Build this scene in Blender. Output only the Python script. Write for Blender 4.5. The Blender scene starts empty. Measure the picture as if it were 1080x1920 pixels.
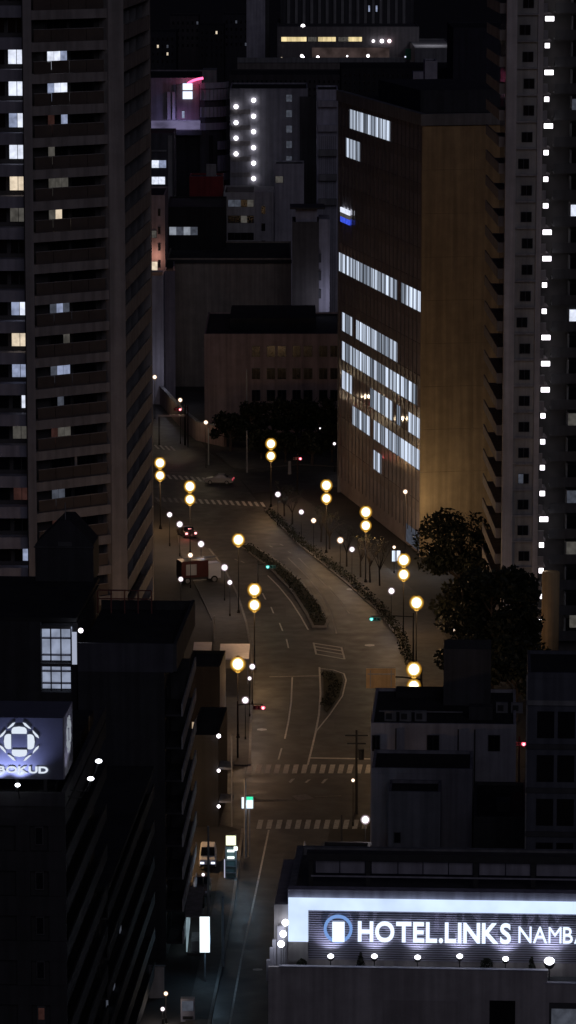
import bpy, bmesh, math, random
from mathutils import Vector, Matrix
R = math.radians
random.seed(7)
sc = bpy.context.scene
col = sc.collection

# ------------------------------------------------------------------ camera
FPX, HCAM, PITCH = 7000.0, 90.0, math.atan(1210.0 / 7000.0)
cam = bpy.data.cameras.new('camera')
cam.sensor_fit = 'VERTICAL'; cam.sensor_height = 24.0
cam.lens = FPX / 1920.0 * 24.0
cam.clip_start = 1.0; cam.clip_end = 20000.0
camo = bpy.data.objects.new('camera', cam); col.objects.link(camo)
camo.location = (0, 0, HCAM); camo.rotation_euler = (R(90) - PITCH, 0, 0)
sc.camera = camo

# ------------------------------------------------------------------ world and sky
w = bpy.data.worlds.new('World'); sc.world = w; w.use_nodes = True
nt = w.node_tree
bg = nt.nodes['Background']
sky = nt.nodes.new('ShaderNodeTexSky'); sky.sky_type = 'NISHITA'; sky.sun_disc = False
sky.sun_elevation = R(-3.0); sky.sun_rotation = R(200)
sky.air_density = 1.0; sky.dust_density = 0.5; sky.ozone_density = 3.0
nt.links.new(sky.outputs[0], bg.inputs[0]); bg.inputs[1].default_value = 0.15
sl = bpy.data.lights.new('city_glow', 'SUN'); sl.energy = 0.115; sl.angle = R(35); sl.color = (0.90, 0.85, 1.0)  # broad sun lamp standing in for the unseen city glow behind the camera
so = bpy.data.objects.new('city_glow', sl); col.objects.link(so)
so.rotation_euler = (R(64), 0, R(10))

sc.view_settings.view_transform = 'Standard'; sc.view_settings.look = 'None'
sc.view_settings.exposure = 0.0; sc.view_settings.gamma = 1.0
sc.view_settings.use_curve_mapping = False
sc.render.engine = 'CYCLES'
sc.cycles.use_denoising = True
sc.cycles.use_light_tree = True
sc.cycles.max_bounces = 5; sc.cycles.diffuse_bounces = 2; sc.cycles.glossy_bounces = 2
sc.cycles.transparent_max_bounces = 6
sc.cycles.sample_clamp_indirect = 3.0
sc.cycles.caustics_reflective = False; sc.cycles.caustics_refractive = False

# ------------------------------------------------------------------ geometry of the view, used as a survey of the place
CP, SP = math.cos(PITCH), math.sin(PITCH)
def ray(px, py):
    a, b = (px - 540.0) / FPX, (960.0 - py) / FPX
    return Vector((a, CP + b * SP, -SP + b * CP))
def P(px, py, z=0.0):                       # the point at height z seen at a photo pixel
    d = ray(px, py); t = (z - HCAM) / d.z
    return Vector((d.x * t, d.y * t, z))
def PD(px, py, D):                          # the point at distance D seen at a photo pixel
    d = ray(px, py); t = D / d.y
    return Vector((d.x * t, D, HCAM + d.z * t))
class Frame:                                # a facade: u along it, v into the building, z up
    def __init__(s, o, th):
        s.o = Vector((o[0], o[1])); s.th = th
        s.u = Vector((math.cos(th), -math.sin(th))); s.v = Vector((math.sin(th), math.cos(th)))
    def w(s, u, v, z): p = s.o + s.u * u + s.v * v; return Vector((p.x, p.y, z))
    def hit(s, px, py, v=0.0):              # pixel -> (u, z) on the plane at depth v
        d = ray(px, py); o = s.o + s.v * v
        t = o.dot(s.v) / (d.x * s.v.x + d.y * s.v.y)
        p = Vector((d.x * t, d.y * t))
        return (p - o).dot(s.u), HCAM + d.z * t
    def uat(s, px, py, v=0.0): return s.hit(px, py, v)[0]
    def zat(s, px, py, v=0.0): return s.hit(px, py, v)[1]
def frame2(a, b):                           # facade running from a to b
    d = Vector((b[0] - a[0], b[1] - a[1])); return Frame(a, -math.atan2(d.y, d.x)), d.length

# ------------------------------------------------------------------ materials
MATS = {}
def mat(name, c, rough=0.7, var=0.18, scale=0.6, bump=0.0, metal=0.0, spec=0.3, fine=0.0):
    if name in MATS: return MATS[name]
    m = bpy.data.materials.new(name); m.use_nodes = True; n = m.node_tree; b = n.nodes['Principled BSDF']
    b.inputs['Roughness'].default_value = rough; b.inputs['Metallic'].default_value = metal
    b.inputs['Specular IOR Level'].default_value = spec
    geo = n.nodes.new('ShaderNodeNewGeometry')
    no = n.nodes.new('ShaderNodeTexNoise'); no.inputs['Scale'].default_value = scale; no.inputs['Detail'].default_value = 6.0
    no.inputs['Roughness'].default_value = 0.65
    n.links.new(geo.outputs['Position'], no.inputs['Vector'])
    rp = n.nodes.new('ShaderNodeValToRGB')
    rp.color_ramp.elements[0].position = 0.3; rp.color_ramp.elements[1].position = 0.72
    rp.color_ramp.elements[0].color = tuple(max(0, x * (1 - var)) for x in c) + (1,)
    rp.color_ramp.elements[1].color = tuple(min(1, x * (1 + var)) for x in c) + (1,)
    n.links.new(no.outputs['Fac'], rp.inputs['Fac']); n.links.new(rp.outputs['Color'], b.inputs['Base Color'])
    if bump:
        n2 = n.nodes.new('ShaderNodeTexNoise'); n2.inputs['Scale'].default_value = scale * 12; n2.inputs['Detail'].default_value = 3
        n.links.new(geo.outputs['Position'], n2.inputs['Vector'])
        bp = n.nodes.new('ShaderNodeBump'); bp.inputs['Strength'].default_value = bump; bp.inputs['Distance'].default_value = 0.05
        n.links.new(n2.outputs['Fac'], bp.inputs['Height']); n.links.new(bp.outputs['Normal'], b.inputs['Normal'])
    MATS[name] = m; return m
def wall_mat(name, c, rough=0.8, streak=0.3, scale=0.25):     # render / concrete with rain streaks running down
    if name in MATS: return MATS[name]
    m = mat(name, c, rough, 0.16, 0.5, 0.15); n = m.node_tree; b = n.nodes['Principled BSDF']
    geo = n.nodes.new('ShaderNodeNewGeometry'); mp = n.nodes.new('ShaderNodeMapping'); mp.inputs['Scale'].default_value = (1.6, 1.6, 0.06)
    n.links.new(geo.outputs['Position'], mp.inputs['Vector'])
    no = n.nodes.new('ShaderNodeTexNoise'); no.inputs['Scale'].default_value = scale * 4; no.inputs['Detail'].default_value = 5
    n.links.new(mp.outputs['Vector'], no.inputs['Vector'])
    rp = n.nodes.new('ShaderNodeValToRGB'); rp.color_ramp.elements[0].position = 0.35; rp.color_ramp.elements[1].position = 0.62
    k = 1 - streak; rp.color_ramp.elements[0].color = (k, k, k, 1); rp.color_ramp.elements[1].color = (1, 1, 1, 1)
    n.links.new(no.outputs['Fac'], rp.inputs['Fac'])
    src = b.inputs['Base Color'].links[0].from_socket
    mx = n.nodes.new('ShaderNodeMix'); mx.data_type = 'RGBA'; mx.blend_type = 'MULTIPLY'; mx.inputs['Factor'].default_value = 1.0
    n.links.new(src, mx.inputs['A']); n.links.new(rp.outputs['Color'], mx.inputs['B'])
    n.links.new(mx.outputs['Result'], b.inputs['Base Color']); return m
def emit(name, c, s, var=0.0, scale=1.2, stretch=(1, 1, 1), lo=0.3, sample=False):
    if name in MATS: return MATS[name]
    m = bpy.data.materials.new(name); m.use_nodes = True; n = m.node_tree
    n.nodes.remove(n.nodes['Principled BSDF']); e = n.nodes.new('ShaderNodeEmission')
    e.inputs['Color'].default_value = tuple(c) + (1,); e.inputs['Strength'].default_value = s
    n.links.new(e.outputs[0], n.nodes['Material Output'].inputs['Surface'])
    if var:
        geo = n.nodes.new('ShaderNodeNewGeometry'); mp = n.nodes.new('ShaderNodeMapping'); mp.inputs['Scale'].default_value = stretch
        n.links.new(geo.outputs['Position'], mp.inputs['Vector'])
        no = n.nodes.new('ShaderNodeTexNoise'); no.inputs['Scale'].default_value = scale; no.inputs['Detail'].default_value = 3
        n.links.new(mp.outputs['Vector'], no.inputs['Vector'])
        mr = n.nodes.new('ShaderNodeMapRange'); mr.inputs['From Min'].default_value = lo; mr.inputs['From Max'].default_value = 0.65
        mr.inputs['To Min'].default_value = s * (1 - var); mr.inputs['To Max'].default_value = s
        n.links.new(no.outputs['Fac'], mr.inputs['Value']); n.links.new(mr.outputs['Result'], e.inputs['Strength'])
    if not sample: m.cycles.emission_sampling = 'NONE'
    MATS[name] = m; return m
def glass_mat(name, c=(0.01, 0.011, 0.014), rough=0.08, spec=0.6):
    m = mat(name, c, rough, 0.25, 0.3, 0.0, 0.0, spec); return m

# ------------------------------------------------------------------ mesh helpers
CACHE = {}
class MB:
    def __init__(s): s.v = []; s.f = []
    def box(s, x0, x1, y0, y1, z0, z1):
        i = len(s.v)
        s.v += [(x0, y0, z0), (x1, y0, z0), (x1, y1, z0), (x0, y1, z0), (x0, y0, z1), (x1, y0, z1), (x1, y1, z1), (x0, y1, z1)]
        s.f += [(i, i+3, i+2, i+1), (i+4, i+5, i+6, i+7), (i, i+1, i+5, i+4), (i+1, i+2, i+6, i+5), (i+2, i+3, i+7, i+6), (i+3, i, i+4, i+7)]
        return s
    def prism(s, pts, z0, z1):
        n = len(pts); i = len(s.v)
        if sum(pts[k][0] * pts[(k+1) % n][1] - pts[(k+1) % n][0] * pts[k][1] for k in range(n)) < 0: pts = pts[::-1]
        s.v += [(p[0], p[1], z0) for p in pts] + [(p[0], p[1], z1) for p in pts]
        s.f += [tuple(range(i + n - 1, i - 1, -1)), tuple(range(i + n, i + 2 * n))]
        s.f += [(i + k, i + (k+1) % n, i + n + (k+1) % n, i + n + k) for k in range(n)]
        return s
    def xprism(s, pts, x0, x1):             # polygon in (y, z) run along x
        n = len(pts); i = len(s.v)
        s.v += [(x0, p[0], p[1]) for p in pts] + [(x1, p[0], p[1]) for p in pts]
        s.f += [tuple(range(i + n - 1, i - 1, -1)), tuple(range(i + n, i + 2 * n))]
        s.f += [(i + k, i + (k+1) % n, i + n + (k+1) % n, i + n + k) for k in range(n)]
        return s
    def yprism(s, pts, y0, y1):             # polygon in (x, z) run along y (counter-clockwise seen from the front)
        n = len(pts); i = len(s.v)
        s.v += [(p[0], y0, p[1]) for p in pts] + [(p[0], y1, p[1]) for p in pts]
        s.f += [tuple(range(i, i + n)), tuple(range(i + 2 * n - 1, i + n - 1, -1))]
        s.f += [(i + (k+1) % n, i + k, i + n + k, i + n + (k+1) % n) for k in range(n)]
        return s
    def tube(s, pts, rads, seg=8):
        rings = []
        for k, (p, r) in enumerate(zip(pts, rads)):
            p = Vector(p); a = Vector(pts[max(k-1, 0)]); b = Vector(pts[min(k+1, len(pts)-1)])
            d = (b - a).normalized(); q = d.to_track_quat('Z', 'Y'); i = len(s.v)
            for j in range(seg):
                t = 2 * math.pi * j / seg; s.v.append(tuple(p + q @ Vector((r * math.cos(t), r * math.sin(t), 0))))
            rings.append(i)
        for a, b in zip(rings, rings[1:]):
            for j in range(seg): s.f.append((a + j, a + (j+1) % seg, b + (j+1) % seg, b + j))
        s.f.append(tuple(rings[0] + j for j in range(seg - 1, -1, -1))); s.f.append(tuple(rings[-1] + j for j in range(seg)))
        return s
    def ball(s, c, r, seg=14, rings=9, sz=1.0):
        i0 = len(s.v); s.v.append((c[0], c[1], c[2] - r * sz))
        for k in range(1, rings):
            a = -math.pi / 2 + math.pi * k / rings
            for j in range(seg):
                t = 2 * math.pi * j / seg
                s.v.append((c[0] + r * math.cos(a) * math.cos(t), c[1] + r * math.cos(a) * math.sin(t), c[2] + r * sz * math.sin(a)))
        top = len(s.v); s.v.append((c[0], c[1], c[2] + r * sz))
        for j in range(seg):
            s.f.append((i0, i0 + 1 + (j+1) % seg, i0 + 1 + j))
            s.f.append((top, top - seg + j, top - seg + (j+1) % seg))
        for k in range(rings - 2):
            for j in range(seg):
                a = i0 + 1 + k * seg; s.f.append((a + j, a + (j+1) % seg, a + seg + (j+1) % seg, a + seg + j))
        return s
    def mesh(s, name, m, smooth=False):
        me = bpy.data.meshes.new(name); me.from_pydata(s.v, [], s.f); me.materials.append(m)
        if smooth: me.polygons.foreach_set('use_smooth', [True] * len(me.polygons))
        me.update(); return me
def link(name, me, parent=None, loc=(0, 0, 0), rz=0.0):
    o = bpy.data.objects.new(name, me); col.objects.link(o); o.location = loc; o.rotation_euler = (0, 0, rz)
    if parent is not None:
        o.parent = parent
    return o
def part(name, mb, m, parent=None, loc=(0, 0, 0), rz=0.0, smooth=False):
    return link(name, mb.mesh(name, m, smooth), parent, loc, rz)
def tag(o, label=None, cat=None, group=None, kind=None):
    if label: o['label'] = label
    if cat: o['category'] = cat
    if group: o['group'] = group
    if kind: o['kind'] = kind
    return o
def thing(name, label, cat, loc=(0, 0, 0), group=None):
    o = bpy.data.objects.new(name, None); col.objects.link(o); o.location = loc
    o.empty_display_size = 0.5
    return tag(o, label, cat, group)
def struct(name, mb, m, label=None):
    o = part(name, mb, m); o['kind'] = 'structure'
    if label: o['label'] = label
    return o
def wbox(name, fr, u0, u1, v0, v1, z0, z1, m, parent, root=None):
    """a box laid out on a facade, sharing its mesh with boxes of the same size and stuff"""
    du, dv, dz = abs(u1 - u0), abs(v1 - v0), abs(z1 - z0)
    k = (round(du, 3), round(dv, 3), round(dz, 3), m.name, name)
    if k not in CACHE: CACHE[k] = MB().box(0, du, 0, dv, 0, dz).mesh(name, m)
    base = fr.w(min(u0, u1), min(v0, v1), min(z0, z1))
    p = parent; off = Vector((0, 0, 0)); rz = 0.0
    if p is not None:
        r = root if root is not None else p
        if p is not r:                     # sub-part: parent is itself a rotated box
            M = Matrix.Translation(Vector(p['_w'])) @ Matrix.Rotation(p['_r'], 4, 'Z')
            o = link(name, CACHE[k], p); o.matrix_local = M.inverted() @ (Matrix.Translation(base) @ Matrix.Rotation(-fr.th, 4, 'Z'))
            return o
        off = p.location
    o = link(name, CACHE[k], p, base - off, -fr.th); o['_w'] = tuple(base); o['_r'] = -fr.th
    return o
def wprism(name, pts, z0, z1, m, parent):
    l = parent.location if parent is not None else Vector((0, 0, 0))
    return part(name, MB().prism([(p[0] - l.x, p[1] - l.y) for p in pts], z0 - l.z, z1 - l.z), m, parent)
def wmesh(name, mb, m, parent, smooth=False):   # mesh written in world coordinates
    l = parent.location; mb.v = [(a - l.x, b - l.y, c - l.z) for a, b, c in mb.v]
    return part(name, mb, m, parent, smooth=smooth)

def asphalt(name, c):
    m = mat(name, c, 0.6, 0.22, 0.3, 0.3, 0, 0.4); n = m.node_tree; b = n.nodes['Principled BSDF']; geo = n.nodes.new('ShaderNodeNewGeometry')
    vo = n.nodes.new('ShaderNodeTexVoronoi'); vo.distance = 'CHEBYCHEV'; vo.inputs['Scale'].default_value = 0.16; n.links.new(geo.outputs['Position'], vo.inputs['Vector'])
    rp = n.nodes.new('ShaderNodeValToRGB'); rp.color_ramp.interpolation = 'CONSTANT'
    rp.color_ramp.elements[0].color = (.78, .78, .80, 1); rp.color_ramp.elements[1].position = .35; rp.color_ramp.elements[1].color = (1, 1, 1, 1)
    for p_, k_ in ((.6, .9), (.8, 1.22)):
        e_ = rp.color_ramp.elements.new(p_); e_.color = (k_, k_, k_, 1)
    n.links.new(vo.outputs['Color'], rp.inputs['Fac'])
    src = b.inputs['Base Color'].links[0].from_socket; mx = n.nodes.new('ShaderNodeMix'); mx.data_type = 'RGBA'; mx.blend_type = 'MULTIPLY'; mx.inputs['Factor'].default_value = 1.0
    n.links.new(src, mx.inputs['A']); n.links.new(rp.outputs['Color'], mx.inputs['B']); n.links.new(mx.outputs['Result'], b.inputs['Base Color'])
    no = n.nodes.new('ShaderNodeTexNoise'); no.inputs['Scale'].default_value = .5; n.links.new(geo.outputs['Position'], no.inputs['Vector'])
    mr = n.nodes.new('ShaderNodeMapRange'); mr.inputs['To Min'].default_value = .38; mr.inputs['To Max'].default_value = .8; n.links.new(no.outputs['Fac'], mr.inputs['Value']); n.links.new(mr.outputs['Result'], b.inputs['Roughness'])
    return m
# palette: real-world base colours
ASPH = asphalt('asphalt', (0.043, 0.041, 0.040))
ASPH2 = asphalt('asphalt_side', (0.042, 0.044, 0.048))
GROUND = mat('ground_concrete', (0.055, 0.052, 0.05), 0.85, 0.35, 0.15, 0.2)
PAVE = mat('pavement_slab', (0.085, 0.08, 0.077), 0.8, 0.25, 0.8, 0.25)
KERB = mat('kerb_stone', (0.22, 0.21, 0.2), 0.8, 0.2, 1.5, 0.2)
PAINT = mat('road_paint', (0.5, 0.49, 0.47), 0.7, 0.35, 2.5, 0.1)
PAINTOLD = mat('worn_paint', (0.26, 0.25, 0.24), 0.8, 0.45, 2.5, 0.1)
SOIL = mat('median_soil', (0.03, 0.03, 0.02), 0.95, 0.4, 1.0, 0.5)
TOWER = wall_mat('tower_concrete', (0.37, 0.34, 0.33))
TOWERB = wall_mat('tower_spandrel', (0.36, 0.35, 0.41))
PANEL = mat('balcony_panel', (0.13, 0.105, 0.09), 0.35, 0.2, 0.4)
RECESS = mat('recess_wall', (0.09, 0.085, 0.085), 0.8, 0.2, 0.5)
DARK = mat('dark_glass_pane', (0.012, 0.012, 0.016), 0.15, 0.2, 0.5, 0, 0, 0.5)
FRAMEM = mat('window_frame_metal', (0.12, 0.12, 0.125), 0.45, 0.15, 2.0, 0, 0.6)
METAL = mat('galvanised_steel', (0.3, 0.3, 0.31), 0.5, 0.2, 2.0, 0.05, 0.7)
DMETAL = mat('dark_painted_steel', (0.05, 0.05, 0.052), 0.5, 0.2, 2.0, 0.05, 0.2)
BLACKROOF = mat('bitumen_roof', (0.03, 0.03, 0.032), 0.9, 0.35, 0.35, 0.3)
GREYROOF = mat('grey_roof', (0.09, 0.09, 0.095), 0.85, 0.3, 0.35, 0.3)
GREYWALL = wall_mat('grey_render', (0.24, 0.24, 0.25))
DARKWALL = wall_mat('dark_tile_wall', (0.07, 0.07, 0.075))
BROWNWALL = wall_mat('brown_render', (0.40, 0.29, 0.26))
PALEWALL = wall_mat('pale_render', (0.42, 0.41, 0.42))
LAVWALL = wall_mat('lavender_panel', (0.40, 0.39, 0.45))
BEIGE = wall_mat('beige_wall', (0.52, 0.37, 0.20), 0.75, 0.28)
REDWALL = wall_mat('red_wall', (0.22, 0.03, 0.03))
PINKWALL = wall_mat('pink_render', (0.42, 0.33, 0.32))
# lit things
LW = emit('lit_window_cool', (0.80, 0.85, 1.0), 1.15, 0.35, 1.6)
LW2 = emit('lit_window_blue', (0.50, 0.58, 0.85), 0.62, 0.5, 1.6)
LWW = emit('lit_window_warm', (1.0, 0.83, 0.62), 0.9, 0.4, 1.6)
LWD = emit('lit_window_dim', (0.62, 0.58, 0.52), 0.13, 0.5, 1.6)
LWDB = emit('lit_window_dim_blue', (0.45, 0.5, 0.65), 0.14, 0.5, 1.6)
LWR = emit('lit_window_red', (0.8, 0.35, 0.3), 0.05, 0.5, 1.6)
LWY = emit('lit_window_yellow', (1.0, 0.80, 0.42), 1.1, 0.55, 0.5, (1, 1, 0.3))
PURPLE = emit('lit_purple_band', (0.45, 0.40, 0.72), 0.32, 0.6, 0.25, (1, 1, 2))
SIGNW = emit('sign_white', (0.62, 0.76, 1.0), 1.25, 0.22, .35, (1, 1, 1), sample=True)
SIGNL = emit('sign_letter_white', (0.72, 0.82, 1.0), 1.4)
SIGNB = emit('sign_ring_blue', (0.25, 0.45, 0.95), 0.75)
GLOBEO = emit('lamp_globe_amber', (1.0, 0.93, 0.74), 12.0)
GLOBEO2 = emit('lamp_shade_amber', (1.0, 0.55, 0.10), 1.05)
GLOBEW = emit('lamp_globe_white', (1.0, 0.93, 1.0), 4.0)
GLOBEWW = emit('lamp_globe_warm', (1.0, 0.84, 0.66), 4.0)
REDL = emit('signal_red', (1.0, 0.10, 0.16), 2.2)
REDC = emit('signal_red_core', (1.0, 0.6, 0.65), 3.0)
GREENL = emit('signal_green', (0.08, 0.75, 0.65), 1.3)
TAILR = emit('tail_light_red', (1.0, 0.12, 0.12), 1.6)
HEADL = emit('head_light', (0.75, 0.8, 1.0), 1.6)
NEON = emit('neon_red', (1.0, 0.12, 0.30), 2.6)

def shell_mat(name, c, s, f):            # frosted shell whose glow stands in for the lamp's glare
    if name in MATS: return MATS[name]
    m = bpy.data.materials.new(name); m.use_nodes = True; n = m.node_tree; n.nodes.remove(n.nodes['Principled BSDF'])
    e = n.nodes.new('ShaderNodeEmission'); e.inputs[0].default_value = tuple(c) + (1,); e.inputs[1].default_value = s
    t = n.nodes.new('ShaderNodeBsdfTransparent'); mx = n.nodes.new('ShaderNodeMixShader'); mx.inputs[0].default_value = f
    n.links.new(t.outputs[0], mx.inputs[1]); n.links.new(e.outputs[0], mx.inputs[2]); n.links.new(mx.outputs[0], n.nodes['Material Output'].inputs['Surface'])
    m.cycles.emission_sampling = 'NONE'; MATS[name] = m; return m
SHELLO = shell_mat('frosted_glare_amber', (1.0, 0.46, 0.04), 0.42, 0.4); SHELLI = shell_mat('inner_glare_amber', (1.0, 0.68, 0.16), 1.3, 0.6); SHELLW = shell_mat('frosted_glare_white', (.9, .72, .8), 0.5, 0.4)
def point(name, loc, power, color, radius=0.25, parent=None):
    l = bpy.data.lights.new(name, 'POINT'); l.energy = power; l.color = color; l.shadow_soft_size = radius
    o = bpy.data.objects.new(name, l); col.objects.link(o)
    if parent is not None: o.parent = parent; o.location = Vector(loc) - parent.location
    else: o.location = loc
    return o
def spot(name, loc, to, power, color, ang=80, parent=None, radius=0.08):
    l = bpy.data.lights.new(name, 'SPOT'); l.energy = power; l.color = color; l.spot_size = R(ang); l.spot_blend = 0.6; l.shadow_soft_size = radius
    o = bpy.data.objects.new(name, l); col.objects.link(o)
    o.rotation_euler = (Vector(to) - Vector(loc)).to_track_quat('-Z', 'Y').to_euler()
    if parent is not None: o.parent = parent; o.location = Vector(loc) - parent.location
    else: o.location = loc
    return o

# ================================================================== THE SETTING: ground, roads, pavements, markings
g = MB(); g.v = [(-3000, -200, 0), (3000, -200, 0), (3000, 9000, 0), (-3000, 9000, 0)]; g.f = [(0, 1, 2, 3)]
struct('ground', g, GROUND)
def sheet(pts, z):
    pts = [P(x, y, z) for x, y in pts]; n = len(pts)
    if sum(pts[k].x * pts[(k+1) % n].y - pts[(k+1) % n].x * pts[k].y for k in range(n)) < 0: pts = pts[::-1]
    return pts
def ground_sheet(name, pts, z, m):
    b = MB(); q = sheet(pts, z); b.v = [tuple(p) for p in q]; b.f = [tuple(range(len(q)))]
    o = struct(name, b, m)
    bm = bmesh.new(); bm.from_mesh(o.data); bmesh.ops.triangulate(bm, faces=bm.faces[:]); bm.to_mesh(o.data); bm.free(); return o
L_EDGE = [(468, 1436), (471, 1330), (474, 1268), (470, 1215), (462, 1170), (445, 1115), (420, 1066), (392, 1030), (360, 995), (325, 962), (285, 938)]
R_EDGE = [(720, 1436), (745, 1360), (768, 1290), (766, 1250), (748, 1198), (705, 1143), (645, 1090), (560, 1021), (497, 957), (470, 925)]
ground_sheet('road', L_EDGE + [(270, 925), (270, 885), (440, 885)] + R_EDGE[::-1], 0.008, ASPH)
ground_sheet('crossroad', [(380, 1536), (395, 1462), (468, 1436), (720, 1436), (1010, 1440), (1040, 1536), (640, 1552), (452, 1556)], 0.004, ASPH)
ground_sheet('side_street', [(380, 1990), (420, 1790), (437, 1700), (456, 1552), (620, 1548), (600, 1640), (560, 1990)], 0.008, ASPH2)
ground_sheet('far_road', [(440, 884), (270, 884), (270, 700), (300, 700), (330, 760), (352, 800), (395, 850), (438, 880)], 0.012, ASPH)
ground_sheet('cross_street', [(440, 886), (640, 884), (640, 912), (474, 924)], 0.012, ASPH)

def raised(name, pts, h, m, kerb=True):
    q = sheet(pts, 0.0); b = MB().prism([(p.x, p.y) for p in q], 0.0, h)
    o = struct(name, b, m)
    bm = bmesh.new(); bm.from_mesh(o.data); bmesh.ops.triangulate(bm, faces=[f for f in bm.faces if len(f.verts) > 4]); bm.to_mesh(o.data); bm.free()
    return o
def offs(edge, dx): return [(x + dx, y) for x, y in edge]
# right pavement beside the curved road
raised('pavement_right', R_EDGE[2:-1] + [(560, 930), (640, 985), (720, 1060), (800, 1130), (850, 1220), (860, 1300)], 0.13, PAVE)
raised('pavement_left', L_EDGE[:-3] + [(330, 1000), (345, 1060), (372, 1110), (398, 1165), (400, 1215), (405, 1268), (415, 1330), (420, 1436)], 0.13, PAVE)
raised('pavement_near_left', [(455, 1556), (436, 1700), (419, 1790), (378, 1990), (330, 1990), (378, 1790), (400, 1700), (425, 1565)], 0.13, PAVE)
raised('pavement_far_corner', [(441, 880), (470, 880), (560, 872), (640, 876), (640, 862), (500, 850), (420, 846), (405, 852)], 0.13, PAVE)
def kerbline(name, pts, wd=0.25, h=0.16):
    q = [P(x, y) for x, y in pts]; b = MB()
    for a, c in zip(q, q[1:]):
        d = (c - a).normalized(); n = Vector((-d.y, d.x, 0)) * wd / 2; i = len(b.v)
        for p in (a, c):
            b.v += [(p.x - n.x, p.y - n.y, 0.0), (p.x + n.x, p.y + n.y, 0.0), (p.x - n.x, p.y - n.y, h), (p.x + n.x, p.y + n.y, h)]
        b.f += [(i, i+2, i+6, i+4), (i+2, i+3, i+7, i+6), (i+3, i+1, i+5, i+7), (i, i+1, i+3, i+2), (i+4, i+6, i+7, i+5)]
    return struct(name, b, KERB)
kerbline('kerb_right', R_EDGE[2:-1]); kerbline('kerb_left', L_EDGE[:-3]); kerbline('kerb_near', [(455, 1556), (436, 1700), (419, 1790), (378, 1990)])

# painted markings: strips following a line of survey points
def strip(name, pts, wd, z=0.016, m=PAINT):
    q = [P(x, y, z) for x, y in pts]; b = MB()
    for k, p in enumerate(q):
        a = q[max(k-1, 0)]; c = q[min(k+1, len(q)-1)]; d = (c - a).normalized(); n = Vector((-d.y, d.x, 0)) * wd / 2
        b.v += [tuple(p + n), tuple(p - n)]
    b.f = [(2*k, 2*k+1, 2*k+3, 2*k+2) for k in range(len(q) - 1)]
    return struct(name, b, m)
def quadmark(name, pts, z=0.016, m=PAINT):
    b = MB(); b.v = [tuple(p) for p in sheet(pts, z)]; b.f = [tuple(range(len(pts)))]
    return struct(name, b, m)
strip('road_marking_edge_line', [(428, 1935), (452, 1800), (478, 1680), (504, 1556)], 0.16)
strip('road_marking_centre_line', [(577, 1434), (585, 1402), (592, 1372), (598, 1340), (601, 1300), (599, 1251)], 0.2)
strip('road_marking_island_line', [(599, 1253), (625, 1256), (645, 1263), (649, 1275), (642, 1305), (618, 1340), (592, 1372)], 0.16)
strip('road_marking_lane_line', [(534, 1385), (541, 1352), (546, 1316), (548, 1270)], 0.17)
strip('road_marking_lane_line', [(522, 1424), (528, 1403)], 0.17)
strip('road_marking_stop_line', [(505, 1269), (598, 1267)], 0.45, m=PAINTOLD)
strip('road_marking_stop_line', [(580, 1421), (700, 1423)], 0.5)
for a, c in (((537, 1198), (541, 1215)), ((524, 1168), (530, 1183)), ((508, 1138), (513, 1150)), ((492, 1112), (498, 1124))):
    strip('road_marking_lane_dash', [a, c], 0.17)
strip('road_marking_median_line', [(502, 1079), (523, 1100), (546, 1128), (564, 1156), (578, 1181)], 0.18)
strip('road_marking_median_line', [(540, 1046), (575, 1080), (606, 1118), (622, 1152), (631, 1188)], 0.18, m=PAINTOLD)
strip('road_marking_lane_line', [(560, 1046), (610, 1097), (635, 1124), (655, 1150)], 0.17, m=PAINTOLD)
strip('road_marking_bay_line', [(402, 1150), (404, 1206)], 0.15, m=PAINTOLD)
strip('road_marking_bay_line', [(395, 1166), (448, 1160)], 0.15, m=PAINTOLD)
for k, y in enumerate((1206, 1212, 1218, 1226)):
    strip('road_marking_hatch', [(588 + k * 1.5, y), (640 + k * 1.8, y + 8 + k * 0.5)], 0.35)
strip('road_marking_hatch', [(588, 1205), (593, 1227)], 0.22); strip('road_marking_hatch', [(640, 1213), (646, 1236)], 0.22)
strip('road_marking_kerb_line', [(780, 1172), (800, 1205), (818, 1236), (828, 1262)], 0.14, m=PAINTOLD)
strip('road_marking_give_way', [(477, 1501), (510, 1500), (548, 1499)], 0.4, m=PAINTOLD)
strip('road_marking_give_way', [(590, 1494), (640, 1492)], 0.25, m=PAINTOLD)
quadmark('road_marking_diamond', [(546, 1492), (574, 1489), (590, 1497), (560, 1502)], m=PAINTOLD)
quadmark('road_marking_arrow', [(541, 1466), (547, 1460), (553, 1460), (545, 1468)]); quadmark('road_marking_arrow', [(571, 1467), (577, 1462), (583, 1461), (575, 1468)])
quadmark('road_marking_arrow', [(602, 1468), (608, 1461), (615, 1460), (606, 1469)])
def zebra(name, ya, yb, xs, slant, wpx, m):
    for x in xs: quadmark(name, [(x, ya), (x + wpx, ya), (x + wpx - slant, yb), (x - slant, yb)], m=m)
zebra('crossing_stripe', 1433.5, 1450, [465.5 + 17.1 * k for k in range(15)], 4, 9.5, PAINT)
zebra('crossing_stripe', 1537, 1554, [484.5 + 17.95 * k for k in range(13)], 4, 9.5, PAINT)
for k in range(18):                                                # the far zebra runs askew
    x = 290 + k * 11.6; y = 932 + (x - 290) * 0.048
    quadmark('crossing_stripe', [(x, y), (x + 5.5, y + 0.2), (x + 11, y + 8.5), (x + 5.5, y + 8.2)], m=PAINT if k > 4 else PAINTOLD)
for k in range(8):
    x = 300 + k * 11.2; y = 889 + k * 0.9
    quadmark('crossing_stripe', [(x, y), (x + 5, y + 0.2), (x + 12, y + 8.2), (x + 7, y + 8)], m=PAINT)
for k in range(4): quadmark('crossing_stripe', [(288 + k * 10, 834 + k), (292 + k * 10, 834 + k), (300 + k * 10, 842 + k), (296 + k * 10, 842 + k)])
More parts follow.
